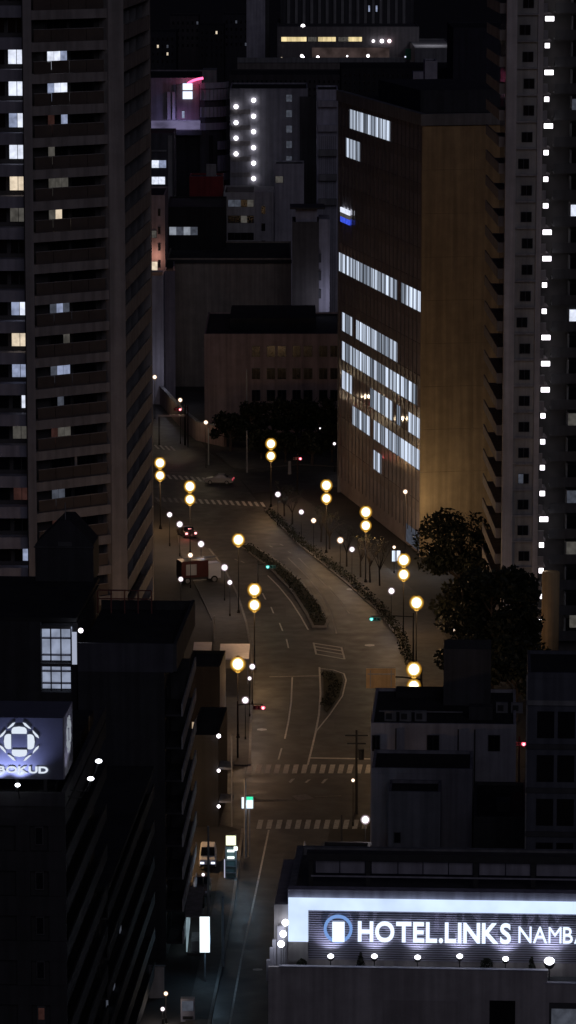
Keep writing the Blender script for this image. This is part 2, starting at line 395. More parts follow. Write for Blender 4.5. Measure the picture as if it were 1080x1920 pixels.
for x, y in ((482, 1368), (650, 1105), (684, 1210), (474, 1818)):
    quadmark('manhole_cover', [(x, y - 1.4), (x + 9, y - 2.4), (x + 18, y - 1.4), (x + 18, y + 1), (x + 9, y + 2), (x, y + 1)], m=METAL)
for k, (x, y) in enumerate(((525, 1020), (540, 1034), (505, 1023), (452, 1052), (440, 1048))):
    strip('road_marking_worn_dash', [(x, y), (x + 6, y + 3)], 0.2, m=PAINTOLD)

# planted median and lower island: raised kerbed beds
raised('median_island', [(448, 1022), (470, 1022), (520, 1052), (568, 1094), (604, 1140), (616, 1168), (612, 1178), (586, 1178), (572, 1150), (548, 1112), (505, 1066)], 0.18, KERB)
raised('median_bed', [(452, 1025), (470, 1025), (518, 1055), (565, 1096), (600, 1141), (611, 1168), (608, 1175), (589, 1175), (576, 1149), (551, 1110), (508, 1065)], 0.24, SOIL)
raised('lower_island', [(606, 1258), (640, 1265), (643, 1276), (636, 1306), (612, 1336), (607, 1330)], 0.10, SOIL)

# ------------------------------------------------------------------ foliage
def leaf_mat(name, c):
    m = mat(name, c, 0.6, 0.45, 1.2); return m
LEAF = leaf_mat('leaf_dark', (0.024, 0.028, 0.016)); LEAF2 = leaf_mat('leaf_olive', (0.05, 0.048, 0.022))
BARK = mat('bark', (0.09, 0.07, 0.055), 0.9, 0.3, 3.0, 0.5)
def leaves(mb, c, rx, ry, rz, n, size, rnd, shell=0.45):
    for _ in range(n):
        while True:
            p = Vector((rnd.uniform(-1, 1), rnd.uniform(-1, 1), rnd.uniform(-1, 1)))
            if shell < p.length < 1: break
        q = Vector((c[0] + p.x * rx, c[1] + p.y * ry, c[2] + p.z * rz))
        a = Vector((rnd.gauss(0, 1), rnd.gauss(0, 1), rnd.gauss(0, 1))).normalized(); b = a.orthogonal().normalized()
        t = rnd.uniform(0, 6.28); b = (Matrix.Rotation(t, 3, a) @ b); e = a.cross(b)
        s = size * rnd.uniform(0.6, 1.4); i = len(mb.v)
        mb.v += [tuple(q - b * s), tuple(q + e * s * 0.45), tuple(q + b * s), tuple(q - e * s * 0.45)]
        mb.f.append((i, i+1, i+2, i+3))
def tree(name, label, base, h, r, seed, n=2200, m=LEAF, trunk=0.22, low=0.3, size=0.34, group=None, lobes=16):
    rnd = random.Random(seed); t = thing(name, label, 'tree', base, group)
    tb = MB(); top = Vector((rnd.uniform(-.3, .3), rnd.uniform(-.3, .3), h * 0.75))
    tb.tube([(0, 0, 0), (0.05, 0, h * low), tuple(top)], [trunk * 1.25, trunk, trunk * 0.3], 8)
    cb = MB()
    for k in range(lobes):
        a = rnd.uniform(0, 6.28); zz = rnd.uniform(low + 0.1, 0.93); rr = r * rnd.uniform(0.25, 0.78) * (1.15 - 0.75 * abs(zz - 0.55))
        c = Vector((rr * math.cos(a), rr * math.sin(a), zz * h)); s = Vector((0, 0, max(h * low, zz * h - rr * 1.1)))
        tb.tube([tuple(s), tuple((s + c) / 2 + Vector((0, 0, 0.1))), tuple(c)], [trunk * 0.45, trunk * 0.28, 0.03], 5)
        lr = r * rnd.uniform(0.28, 0.46)
        leaves(cb, c, lr, lr, lr * 0.8, n // lobes, size, rnd, 0.3)
    part('trunk', tb, BARK, t); part('crown', cb, m, t); return t
def bare_tree(name, label, base, h, seed, group=None):
    rnd = random.Random(seed); t = thing(name, label, 'tree', base, group); tb = MB(); cb = MB()
    tb.tube([(0, 0, 0), (rnd.uniform(-.1, .1), 0, h * .4)], [0.13, 0.09], 7)
    for k in range(9):
        a = rnd.uniform(0, 6.28); e = Vector((math.cos(a) * h * rnd.uniform(.12, .3), math.sin(a) * h * rnd.uniform(.12, .3), h * rnd.uniform(.7, 1)))
        mid = Vector((e.x * .35, e.y * .35, h * .55)); tb.tube([(0, 0, h * .36), tuple(mid), tuple(e)], [0.06, 0.045, 0.015], 5)
        for j in range(3):
            e2 = e + Vector((rnd.uniform(-.7, .7), rnd.uniform(-.7, .7), rnd.uniform(-.1, .6))); tb.tube([tuple(mid.lerp(e, .6)), tuple(e2)], [0.025, 0.01], 4)
            leaves(cb, e2, .35, .35, .3, 7, .10, rnd)
    part('trunk', tb, mat('dark_bark', (.035, .03, .026), .9, .3, 3), t); part('crown', cb, LEAF, t); return t
def hedge(name, label, pts, wd, h, seed, size=0.16, m=LEAF, z0=0.13):
    rnd = random.Random(seed); q = [P(x, y) for x, y in pts]; c0 = q[0].copy(); t = thing(name, label, 'hedge', c0); cb = MB(); core = MB()
    for a, c in zip(q, q[1:]):
        L = (c - a).length; d = (c - a) / L; nn = Vector((-d.y, d.x, 0))
        for k in range(int(L * 26)):
            p = a + d * rnd.uniform(0, L) + nn * rnd.uniform(-wd, wd) / 2 - c0; leaves(cb, (p.x, p.y, z0 + rnd.uniform(.1, 1) * h * rnd.uniform(.7, 1.05)), .1, .1, .1, 1, size, rnd)
        for k in range(max(2, int(L / 1.3))):
            p = a + d * (k + rnd.uniform(.2, .8)) * L / max(2, int(L / 1.3)) - c0; core.tube([(p.x, p.y, z0), (p.x + rnd.uniform(-.15, .15), p.y, z0 + h * .8)], [.03, .012], 4)
    part('stem', core, BARK, t); part('foliage', cb, m, t); return t
hedge('hedge', 'low dark hedge between the kerb and the right pavement', [(503, 962), (565, 1022), (650, 1087), (709, 1140), (751, 1196), (768, 1250)], 1.2, 0.9, 3)
hedge('hedge', 'dark shrubs filling the narrow road median', [(460, 1028), (500, 1056), (545, 1092), (580, 1135), (600, 1172)], 1.7, 0.7, 4, z0=0.22)
hedge('hedge', 'sparse low shrubs on the small island by the stop line', [(612, 1265), (630, 1285), (612, 1325)], 1.4, 0.35, 5, z0=0.1)

# ================================================================== LEFT APARTMENT TOWER
def left_tower():
    A0 = PD(65, 600, 345.0); A1 = PD(205, 600, 350.2); C0 = PD(207, 600, 350.0); C1 = PD(235.5, 600, 350.3)
    C2 = C1 + Vector((math.sin(R(3.4)), math.cos(R(3.4)), 0)) * 26.0
    L0 = PD(-60, 600, 346.5); L1 = PD(50, 600, 346.5); A00 = PD(49, 600, 345.2)
    t = thing('apartment_tower', 'tall concrete apartment tower with slanting balconies on the left, above the black rooftops', 'apartment tower', (C1.x, C1.y, 0))
    FA, LA = frame2(A0, A1); FS, LS = frame2(C1, C2); FL, LL = frame2(L0, L1)
    zref = FA.zat(108, 105, 1.0); h = (zref - FA.zat(108, 1038, 1.0)) / 16.0
    top = zref + 4.4 * h
    w2 = lambda F, u, v: F.w(u, v, 0)
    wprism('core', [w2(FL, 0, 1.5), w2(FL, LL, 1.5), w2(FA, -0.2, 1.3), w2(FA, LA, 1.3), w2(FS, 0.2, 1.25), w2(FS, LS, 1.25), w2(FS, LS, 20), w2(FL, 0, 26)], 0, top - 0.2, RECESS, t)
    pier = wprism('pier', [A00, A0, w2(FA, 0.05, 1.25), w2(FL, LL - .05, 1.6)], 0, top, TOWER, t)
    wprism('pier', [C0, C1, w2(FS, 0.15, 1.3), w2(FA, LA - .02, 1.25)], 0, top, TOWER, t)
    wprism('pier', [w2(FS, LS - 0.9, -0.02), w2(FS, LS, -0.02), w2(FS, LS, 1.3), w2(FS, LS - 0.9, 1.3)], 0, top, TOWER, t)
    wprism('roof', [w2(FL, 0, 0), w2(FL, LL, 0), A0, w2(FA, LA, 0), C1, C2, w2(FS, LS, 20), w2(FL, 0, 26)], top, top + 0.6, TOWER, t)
    lit_l = {0: LW, 1: LW, 2: LW, 3: LW, 4: LWW, 5: LWD, 8: LW, 9: LWW, 10: LW2, 11: LW, 12: LWD, 14: LWR, 16: LW2}
    lit_a = {0: (LW, LW, LW2), 1: (LW2, LW, LW), 2: (LWR, None, LW2), 3: (LWD, None, None), 4: (LWD, LWD, LWD), 5: (LWD, LWW, None), 8: (LWDB, LW2, LWDB), 9: (None, None, LWD), 10: (LWDB, LW2, LW2), 11: (None, LWDB, None), 12: (LWR, LWD, LWD), 14: (LWDB, LWDB, None), 15: (LWR, None, None)}
    rnd = random.Random(5)
    kmax = int(zref / h)
    for k in range(-3, kmax + 1):
        zc = zref - k * h
        if zc < 2.2: continue
        # angled face: spandrel band, brown balcony panels, recessed windows
        b = wbox('slab_band', FA, 0.02, LA - 0.02, 0.0, 1.24, zc + 0.50, zc + 1.36, TOWER, t)
        if -2 <= k < 18 :
            for j in range(4):
                u0 = 0.3 + j * (LA - 0.6) / 4; wbox('balcony_panel', FA, u0 + 0.03, u0 + (LA - .6) / 4 - 0.03, 0.10, 0.16, zc - 1.55, zc - 0.44 + (0.02 if j % 2 else 0), PANEL, t)
            wbox('handrail', FA, 0.3, LA - 0.3, 0.06, 0.2, zc - 0.42, zc - 0.37, TOWER, t)
            ua, ub = FA.uat(90, 105, 1.0), FA.uat(127, 105, 1.0); wd = (ub - ua) / 3
            fr = wbox('window', FA, ua - 0.06, ub + 0.06, 1.16, 1.28, zc - 1.3, zc + 0.47, FRAMEM, t)
            ms = lit_a.get(k, (None,) * 3)
            for j in range(3): wbox('pane', FA, ua + j * wd + 0.03, ua + (j+1) * wd - 0.03, 1.10, 1.15, zc - 1.25, zc + 0.44, ms[j] or DARK, fr, t)
            u2, u3 = FA.uat(133, 105, 1.0), FA.uat(178, 105, 1.0)
            f2 = wbox('window', FA, u2, u3, 1.16, 1.28, zc - 1.3, zc + 0.47, FRAMEM, t)
            wbox('pane', FA, u2 + .05, (u2 + u3) / 2 - .03, 1.10, 1.15, zc - 1.25, zc + .44, DARK, f2, t); wbox('pane', FA, (u2 + u3) / 2 + .03, u3 - .05, 1.10, 1.15, zc - 1.25, zc + .44, DARK, f2, t)
            if k in (0, 1, 10):   # washing or a screen catching the light
                wbox('balcony_screen', FA, FA.uat(128, 105, 1), FA.uat(160, 105, 1), 0.5, 0.54, zc - 1.3, zc - 0.5, GREYWALL, t)
            if k == 13: wbox('downpipe', FA, FA.uat(143, 868), FA.uat(147, 868), 0.2, 0.3, zc - 1.5, zc + .5, TOWER, t)
        # straight wing at the far left
        wbox('slab_band', FL, 0, LL - 0.01, 0.0, 1.45, zc + 0.66, zc + 2.0 - 0.25, TOWERB, t)
        if -2 <= k < 18:
            ua, ub = FL.uat(15, 105, 1.3), FL.uat(46.5, 105, 1.3)
            fr = wbox('window', FL, ua - 0.05, ub + 0.05, 1.40, 1.52, zc - 0.75, zc + 0.62, FRAMEM, t)
            m = lit_l.get(k, DARK); um = (ua + ub) / 2
            thin = k == 11
            wbox('pane', FL, ua + 0.02, um - 0.03, 1.34, 1.39, zc - 0.72, zc + 0.58, DARK if thin or k == 16 else (LW2 if k in (2, 8) else m), fr, t)
            if thin: wbox('pane', FL, um + 0.1, um + 0.42, 1.34, 1.39, zc - 0.72, zc + 0.58, m, fr, t)
            else: wbox('pane', FL, um + 0.03, ub - 0.02, 1.34, 1.39, zc - 0.72, zc + 0.58, m, fr, t)
            wbox('window', FL, FL.uat(-25, 105, 1.3), FL.uat(8, 105, 1.3), 1.34, 1.52, zc - .7, zc + .6, DARK, t)
        # street side: long solid balcony fronts
        wbox('balcony_front', FS, 0.16, LS - 0.92, 0.0, 0.14, zc - 1.62, zc - 0.25, TOWER, t)
        wbox('balcony_floor', FS, 0.16, LS - 0.92, 0.15, 1.24, zc - 1.62, zc - 1.45, TOWER, t)
        if -2 <= k < 18:
            for j in range(4):
                u0 = 1.2 + j * 5.9
                fs = wbox('window', FS, u0, u0 + 4.2, 1.15, 1.27, zc - 1.4, zc + 0.75, FRAMEM, t)
                for q in range(2): wbox('pane', FS, u0 + .08 + q * 2.06, u0 + 2.06 + q * 2.06, 1.09, 1.14, zc - 1.35, zc + .7, DARK, fs, t)
            for j in (1, 2, 3): wbox('partition', FS, j * LS / 4, j * LS / 4 + 0.08, 0.16, 1.08, zc - 1.44, zc + 0.9, GREYWALL, t)
            wbox('handrail', FS, 0.2, LS - 0.95, -0.03, 0.03, zc - 0.24, zc - 0.18, METAL, t)
    return t
left_tower()

# ================================================================== OFFICE BUILDING WITH LIT WINDOWS
def office():
    K = P(787, 1045, 0); th = R(11.1)
    d = Vector((-math.sin(th), math.cos(th), 0)); L = 10.0
    while True:
        p = K + d * L; q = PD(633, 520, p.y)
        if q.x > p.x or L > 140: break
        L += 0.25
    W = K + d * L
    t = thing('office_building', 'glass fronted office block with rows of lit white windows and a blank beige end wall', 'office building', (K.x, K.y, 0))
    FO, LO = frame2(W, K); FE = Frame(K, -th); WE = 21.0
    ztop = FO.zat(790, 213)
    wprism('core', [FO.w(0.1, 0.5, 0), FO.w(LO - .12, 0.5, 0), FE.w(0.4, 0.45, 0), FE.w(WE, 0.45, 0), FE.w(WE, LO, 0), FO.w(0.1, WE, 0)], 0, ztop - 1.2, DARKWALL, t)
    # the blank end wall in big precast panels
    z = 0.0; nrow = 10; rh = (ztop - 1.6) / nrow
    for r in range(nrow):
        for c in range(3):
            u0 = 0.0 + c * WE / 3; wbox('wall_panel', FE, u0 + (0.0 if c == 0 else 0.015), u0 + WE / 3 - 0.015, 0.0 + 0.004 * ((r + c) % 2), 0.42, r * rh + 0.015, (r + 1) * rh - 0.01, BEIGE, t)
    # parapet
    par = wprism('parapet', [FO.w(0, -0.25, 0), FO.w(LO + .25, -0.25, 0), FE.w(WE, -0.25, 0), FE.w(WE, 0.6, 0), FO.w(LO - .6, 0.6, 0), FO.w(0, 0.6, 0)], ztop - 1.5, ztop, GREYWALL, t)
    wprism('roof', [FO.w(0, 0.62, 0), FO.w(LO - .6, .62, 0), FE.w(WE, .62, 0), FE.w(WE, LO, 0), FO.w(0, WE, 0)], ztop - 1.15, ztop - 0.8, BLACKROOF, t)
    wbox('plant_room', FE, 3, 15, 14, 40, ztop - .8, ztop + 2.2, DARKWALL, t)
    GL = glass_mat('office_glass', (0.33, 0.29, 0.30), 0.06, 0.9)  # base lightened and browned to stand for the city reflected in it
    SPN = mat('office_spandrel', (0.26, 0.225, 0.22), 0.22, 0.2, 0.3, 0, 0, 0.6)  # lightened likewise for the reflected city
    CURT = emit('office_lit_curtain', (0.72, 0.82, 1.0), 1.25, 0.88, 0.9, (1.5, 1.5, 0.02), 0.38)
    CURT2 = emit('office_lit_curtain_dim', (0.62, 0.72, 0.9), 0.5, 0.9, 1.3, (1.5, 1.5, 0.02), 0.36)
    zr = [FO.zat(640, 218 + 54.6 * k) for k in range(12)]     # window centres at the far end
    fh = (zr[0] - zr[11]) / 11.0
    nb = 22; bw = (LO - 0.8) / nb
    lit = {0: (655, 733), 1: (648, 676), 5: (636, 796), 7: (640, 741), 8: (640, 786), 9: (693, 749), 10: (656, 785), 11: (696, 714)}
    extra = {9: [(642, 659), (768, 788)], 8: [], 5: []}
    ylit = {0: 235, 1: 280, 5: 530, 7: 640, 8: 700, 9: 750, 10: 800, 11: 850}
    for k in range(13):
        zc = zr[0] - k * fh
        if zc < 3: continue
        wbox('spandrel', FO, 0.4, LO - 0.3, 0.10, 0.46, zc + fh * 0.32, zc + fh * 0.68 - 0.03, SPN, t)
        rng = [lit[k]] if k in lit else []
        rng += extra.get(k, [])
        us = [(FO.hit(a, ylit[k])[0], FO.hit(b, ylit[k])[0]) for a, b in rng]
        for j in range(nb):
            u0 = 0.4 + j * bw; um = u0 + bw / 2; on = any(a < um < b for a, b in us)
            m = GL
            if on:
                m = CURT
                if (j * 7 + k * 5) % 9 in (0, 4): m = CURT2
                if (j * 5 + k * 7) % 23 == 0: m = GL
                if k == 5 and 6 <= j <= 7: m = CURT2
            pn = wbox('pane', FO, u0 + 0.04, u0 + bw - 0.04, 0.14, 0.18, zc - fh * 0.32, zc + fh * 0.32, m, t)
            if m is not GL: pn['label'] = 'lit window pane with white curtains'
        if k == 0:
            for j in range(nb + 1): wbox('mullion', FO, 0.37 + j * bw, 0.43 + j * bw, 0.02, 0.13, 2.5, ztop - 1.55, FRAMEM, t)
    wbox('ground_floor_glazing', FO, 0.4, LO - .3, 0.3, 0.46, 0.2, zr[0] - 12 * fh + fh * .3, GL, t)
    wbox('corner_trim', FO, LO - 0.28, LO - 0.02, 0.0, 0.44, 0, ztop - 1.52, GREYWALL, t)
    wbox('corner_trim', FO, 0.05, 0.36, 0.0, 0.44, 0, ztop - 1.52, GREYWALL, t)
    for j in range(5):      # lit shop windows at street level near the corner
        wbox('shop_window', FO, LO - 9 + j * 1.75, LO - 7.5 + j * 1.75, 0.2, 0.28, 0.6, 4.2, LWDB, t)
    # small lit sign high on the far end
    s = [FO.hit(641, 388), FO.hit(658, 388), FO.hit(641, 397), FO.hit(641, 415)]
    sg = thing('office_sign', 'small lit white and blue sign high on the office facade', 'sign', FO.w(s[0][0], -0.4, s[3][1]))
    wbox('white_panel', FO, s[0][0], s[1][0], -0.25, -0.06, s[2][1], s[0][1], LW, sg)
    wbox('blue_panel', FO, s[0][0] + .1, s[1][0], -0.25, -0.06, s[3][1], s[3][1] + 0.75, emit('sign_blue', (0.06, 0.12, 1.0), 0.9, 0.5, 1.5), sg)
    wbox('picture_panel', FO, s[0][0], s[1][0], -0.25, -0.06, s[3][1] + 0.78, s[2][1] - 0.03, LWD, sg)
    return FO, FE, LO, ztop
FO, FE, LO, OZT = office()

# ================================================================== RIGHT APARTMENT TOWER
def right_tower():
    N = PD(945, 600, 415.0); th = R(-1.06)
    d = Vector((math.sin(th), math.cos(th), 0)); L = 3.0
    while L < 60:
        p = N + d * L; q = PD(917, 600, p.y)
        if q.x > p.x: break
        L += 0.2
    FW, LW_ = frame2(N + d * L, N); FF = Frame(N, th)
    t = thing('apartment_tower', 'pale apartment tower on the right with a vertical row of bright stair lights', 'apartment tower', (N.x, N.y, 0))
    z0 = FF.zat(1025, 36); h = (z0 - FF.zat(1020, 1072)) / 21.0
    top = z0 + 4 * h
    u1 = FF.uat(1003, 600); u2 = FF.uat(1013, 600); u3 = FF.uat(1028, 600); u4 = FF.uat(1180, 600)
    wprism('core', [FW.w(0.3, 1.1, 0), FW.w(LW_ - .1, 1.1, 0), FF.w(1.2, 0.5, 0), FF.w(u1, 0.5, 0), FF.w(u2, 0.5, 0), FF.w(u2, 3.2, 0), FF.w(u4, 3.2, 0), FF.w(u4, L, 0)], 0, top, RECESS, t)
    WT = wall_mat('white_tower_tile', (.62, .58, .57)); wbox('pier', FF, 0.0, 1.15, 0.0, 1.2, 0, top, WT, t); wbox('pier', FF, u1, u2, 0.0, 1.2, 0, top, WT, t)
    col_u0, col_u1 = FF.uat(1017, 1150, -1.5), FF.uat(1050, 1150, -1.5)
    cm = MB(); c = FF.w((col_u0 + col_u1) / 2, -0.4, 0); cr = (col_u1 - col_u0) / 2
    cm.tube([(c.x, c.y, 0), (c.x, c.y, FF.zat(1030, 1072, -.4))], [cr, cr], 24); wmesh('column', cm, BEIGE, t, True)
    wbox('roof', FF, -0.2, u4, -0.3, L, top, top + .5, TOWER, t)
    rnd = random.Random(3)
    LS = emit('stair_light', (1.0, 0.95, 1.0), 3.2, sample=True)
    SOFT = mat('stair_wall', (0.4, 0.37, 0.38), 0.7)
    nfl = int(z0 / h)
    for k in range(-2, nfl + 1):
        zc = z0 - k * h            # centre of the stair light of this floor
        if zc < 3: continue
        wbox('slab_edge', FF, 1.16, u1 - .01, -0.08, 0.45, zc + .45, zc + .62, PALEWALL, t)
        wbox('wall_panel', FF, 1.17, u1 - .02, 0.25, 0.48, zc - h + .63, zc + .44, wall_mat('bay_wall', (.46, .44, .41)) if k % 3 else wall_mat('bay_wall_dark', (.40, .39, .37)), t)
        ua = rnd.choice((1.4, 1.75, 1.75, 1.9)); fr = wbox('window', FF, ua, ua + 1.25, 0.18, 0.24, zc - 1.75, zc - 0.6, FRAMEM, t)
        m = LWDB if k == 17 else DARK
        wbox('pane', FF, ua + .06, ua + .60, 0.13, 0.17, zc - 1.7, zc - .65, m, fr, t); wbox('pane', FF, ua + .65, ua + 1.19, 0.13, 0.17, zc - 1.7, zc - .65, DARK, fr, t)
        # open stair bay with its light and low wall
        wbox('stair_parapet', FF, u2 + .02, u3 - rnd.uniform(0.2, .5), 0.0, 0.16, zc - h + .7, zc - h + 1.75, PALEWALL, t)
        wbox('stair_landing', FF, u2 + .02, u3, 0.17, 3.1, zc + .5, zc + .66, SOFT, t)
        wbox('stair_light', FF, u2 + .22, u2 + .22 + rnd.choice((.5, .5, .55, .95)), 0.3, 0.6, zc - .22, zc + .3, LS, t)
        # side balconies
        wbox('balcony_front', FW, 0.1, LW_ - 2.2, -0.6, -0.46, zc - h + .55, zc - h + 1.7, TOWER, t)
        wbox('balcony_floor', FW, 0.1, LW_ - 2.2, -0.45, 1.05, zc - h + .55, zc - h + .72, TOWER, t)
        wbox('balcony_end', FW, LW_ - 2.19, LW_ - 2.05, -0.6, 1.05, zc - h + .55, zc - h + 1.7, TOWER, t)
        wbox('window', FW, 1.0, LW_ - 3.0, 1.0, 1.08, zc - h + .8, zc - .1, DARK, t)
        # recessed wing on the far right
        wbox('balcony_front', FF, u3 + .5, u4, 1.2, 1.35, zc - h + .62, zc - h + 1.75, DARKWALL, t)
        wbox('balcony_floor', FF, u3 + .5, u4, 1.36, 3.15, zc - h + .62, zc - h + .8, GREYWALL, t)
        wbox('window', FF, FF.uat(1071, 300, 3.1), FF.uat(1098, 300, 3.1), 3.1, 3.19, zc - h + .85, zc - .1, {7: LW, 11: LW, 3: LWDB, 15: LWD, 18: LWDB, 20: LWD}.get(k, DARK), t)
        wbox('partition', FF, u3 + 2.4, u3 + 2.5, 1.4, 3.0, zc - h + .82, zc + .3, GREYWALL, t)
    wbox('lobby_window', FF, FF.uat(1068, 1165, 3.0), u4 - 1, 2.6, 3.18, 4.4, 6.2, LWD, t)
    return FF
FF = right_tower()

# ================================================================== FONT SHAPES
def glyph(ch, size, depth, m, offset=0.0, shear=0.0):
    k = ('glyph', ch, round(size, 3), m.name, offset, depth)
    if k in CACHE: return CACHE[k]
    cu = bpy.data.curves.new('letter', 'FONT'); cu.body = ch; cu.size = size; cu.extrude = depth; cu.offset = offset; cu.resolution_u = 6
    ob = bpy.data.objects.new('letter', cu); col.objects.link(ob)
    dg = bpy.context.evaluated_depsgraph_get(); me = bpy.data.meshes.new_from_object(ob.evaluated_get(dg))
    bpy.data.objects.remove(ob); bpy.data.curves.remove(cu)
    me.materials.clear(); me.materials.append(m); me.name = 'letter'
    xs = [v.co.x for v in me.vertices]; ys = [v.co.y for v in me.vertices]
    CACHE[k] = (me, min(xs), max(xs), min(ys), max(ys)); return CACHE[k]
def lettering(text, fr, u0, u1, z0, z1, v, m, parent, offset=0.0, depth=0.06, name='letter'):
    """text stretched into a box on a facade, one object per letter"""
    gs = [glyph(c, 1.0, depth, m, 0.0 if c == 'M' else offset) if c != ' ' else None for c in text]
    gap = 0.07; tot = sum((x[2] - x[1] if x else 0.3) for x in gs) + gap * (len(gs) - 1)
    hh = max(x[4] for x in gs if x) ; sx = (u1 - u0) / tot; sz = (z1 - z0) / hh; u = u0
    for x in gs:
        if x is None: u += (0.3 + gap) * sx; continue
        o = link(name, x[0], parent); b = fr.w(u - x[1] * sx, v, z0)
        M = Matrix.Translation(b - parent.location) @ Matrix.Rotation(-fr.th, 4, 'Z') @ Matrix.Rotation(R(90), 4, 'X') @ Matrix.Diagonal((sx, sz, 1, 1))
        o.matrix_local = M; u += (x[2] - x[1] + gap) * sx

GRID = R(3.2)
# ================================================================== HOTEL WITH THE LIT ROOFTOP SIGN
def hotel():
    o = PD(503, 1900, 250.0); F = Frame((o.x, o.y), GRID)
    t = thing('hotel_building', 'low dark hotel block at the lower right with lit rooftop sign wall', 'hotel', (o.x, o.y, 0))
    HW = wall_mat('hotel_wall', (0.44, 0.41, 0.42)); W = 34.0
    zp = F.zat(700, 1814); zt = F.zat(700, 1684, 1.6)       # terrace parapet top, sign wall top
    terr = zp - 0.9
    u_step = F.uat(1026, 1830)
    wbox('wall', F, 0.0, u_step, 0.0, 0.3, 0, zp - .08, HW, t)
    wbox('wall', F, u_step + .01, W, 0.0, 0.3, 0, F.zat(1050, 1843) - .08, HW, t)
    wbox('coping', F, 0.75, u_step + .05, -0.06, 0.36, zp - .08, zp, LAVWALL, t)
    wbox('coping', F, u_step - .2, W, -0.06, 0.36, F.zat(1050, 1843) - .08, F.zat(1050, 1843), LAVWALL, t)
    wbox('side_wall', F, -0.005, 0.3, 0.31, 14, 0, zp - .5, HW, t)
    wbox('terrace', F, 0.31, W, 0.31, 1.55, terr - .2, terr, GREYROOF, t)
    wbox('body', F, 0.31, W, 1.56, 13.6, 0, zt - .55, HW, t)
    # blind panel and the dark window openings below the terrace
    a, b = F.uat(718, 1890), F.uat(858, 1890); wbox('blind_panel', F, a, b, -0.03, -0.005, 2, F.zat(780, 1876), wall_mat('hotel_panel', (0.38, .35, .355)), t)
    a, b = F.uat(918, 1890), F.uat(966, 1890); wbox('window', F, a, b, -0.05, -0.005, 2, F.zat(940, 1876), DARK, t)
    a, b = F.uat(1030, 1890), F.uat(1100, 1890); wf = wbox('window', F, a, b, -0.06, -0.005, 2, F.zat(1050, 1880), FRAMEM, t)
    wbox('pane', F, a + .15, b, -0.10, -0.065, 2, F.zat(1050, 1891), LWDB, wf, t)
    # sign wall: white lit frame, louvres
    us = F.uat(541, 1700, 1.6); ul = F.uat(578, 1750, 1.6); zs = F.zat(700, 1706, 1.6)
    top = wbox('lit_frame', F, us, W, 1.28, 1.55, zs, zt - .02, SIGNW, t); top['label'] = 'white lit strip along the top of the sign wall'
    wbox('lit_frame', F, us, ul, 1.28, 1.55, F.zat(560, 1764, 1.5), zs - .01, SIGNW, t)
    wbox('lit_frame', F, us, ul, 1.30, 1.55, F.zat(560, 1802, 1.5), F.zat(560, 1764, 1.5) - .01, PALEWALL, t)
    LOUV = mat('louvre_metal', (0.34, 0.33, 0.42), 0.5, 0.1, 1.0)
    zb = F.zat(700, 1800, 1.55); n = 22; sh = (zs - zb) / n
    wbox('louvre_backing', F, ul + .02, W, 1.50, 1.55, zb, zs - .01, DMETAL, t)
    for k in range(n):
        wbox('louvre_slat', F, ul + .02, W, 1.40, 1.49, zb + k * sh + .02, zb + (k + .62) * sh, LOUV, t)
    # logo: ring with a bright doorway in it
    cu, cz = F.hit(634, 1741, 1.2); r = abs(F.uat(661, 1741, 1.2) - cu); rb = MB(); seg = 40
    for j in range(seg):
        a = 2 * math.pi * j / seg
        for rr in (r, r * .80):
            for v in (0.0, 0.14): rb.v.append((rr * math.cos(a), v, rr * math.sin(a)))
    for j in range(seg):
        i, q = 4 * j, 4 * ((j + 1) % seg); rb.f += [(i, i+2, q+2, q), (i+1, q+1, q+3, i+3), (i, q, q+1, i+1), (i+2, i+3, q+3, q+2)]
    pos = F.w(cu, 1.05, cz); lg = part('logo_ring', rb, SIGNB, t, pos - t.location, -F.th)
    wbox('logo_door', F, F.uat(623, 1745, 1.05), F.uat(646, 1745, 1.05), 1.02, 1.16, F.zat(634, 1766, 1.05), F.zat(634, 1729, 1.05), SIGNL, t)
    lettering('HOTEL.LINKS', F, F.uat(671, 1750, 1.1), F.uat(958, 1750, 1.1), F.zat(800, 1766, 1.1), F.zat(800, 1729, 1.1), 1.10, SIGNL, t, 0.026)
    lettering('NAMBA', F, F.uat(972, 1755, 1.1), F.uat(1103, 1755, 1.1), F.zat(1020, 1768, 1.1), F.zat(1020, 1738, 1.1), 1.10, SIGNL, t, 0.006)
    # roof edge above the sign and the plant screen behind it
    wbox('roof', F, us - .02, W, 1.57, 13.7, zt - .54, zt - .1, GREYROOF, t)
    wbox('roof_parapet', F, us - .04, W, 1.57, 2.5, zt - .09, zt + .55, wall_mat('white_parapet', (.45, .43, .52)), t)
    wbox('roof_parapet', F, us - .03, us + .45, 2.51, 13.6, zt - .09, zt + .5, GREYWALL, t)
    wbox('roof_parapet', F, us + .46, W, 13.1, 13.6, zt - .09, zt + .5, GREYWALL, t)
    v0 = 4.2; zr0 = zt + .0
    for px in (583, 690, 892, 1000, 1110): wbox('screen_post', F, F.uat(px, 1630, v0) - .16, F.uat(px, 1630, v0) + .16, v0, v0 + .3, zr0, F.zat(700, 1606, v0), DMETAL, t)
    ua = F.uat(583, 1630, v0)
    wbox('screen_beam', F, ua - .3, W, v0 - .1, v0 + 1.0, F.zat(700, 1614, v0), F.zat(700, 1604, v0) + .1, DMETAL, t)
    wbox('screen_rail', F, ua, W, v0 - .06, v0 - .01, F.zat(700, 1645, v0), F.zat(700, 1642, v0), LAVWALL, t)
    for k, (p0, p1) in enumerate(((592, 636), (638, 684), (697, 745), (747, 792), (794, 840), (842, 886), (899, 947), (949, 994), (1006, 1080))):
        wbox('screen_panel', F, F.uat(p0, 1630, v0 + .2), F.uat(p1, 1630, v0 + .2), v0 + .32, v0 + .38, F.zat(700, 1640, v0), F.zat(700, 1618, v0), LAVWALL, t)
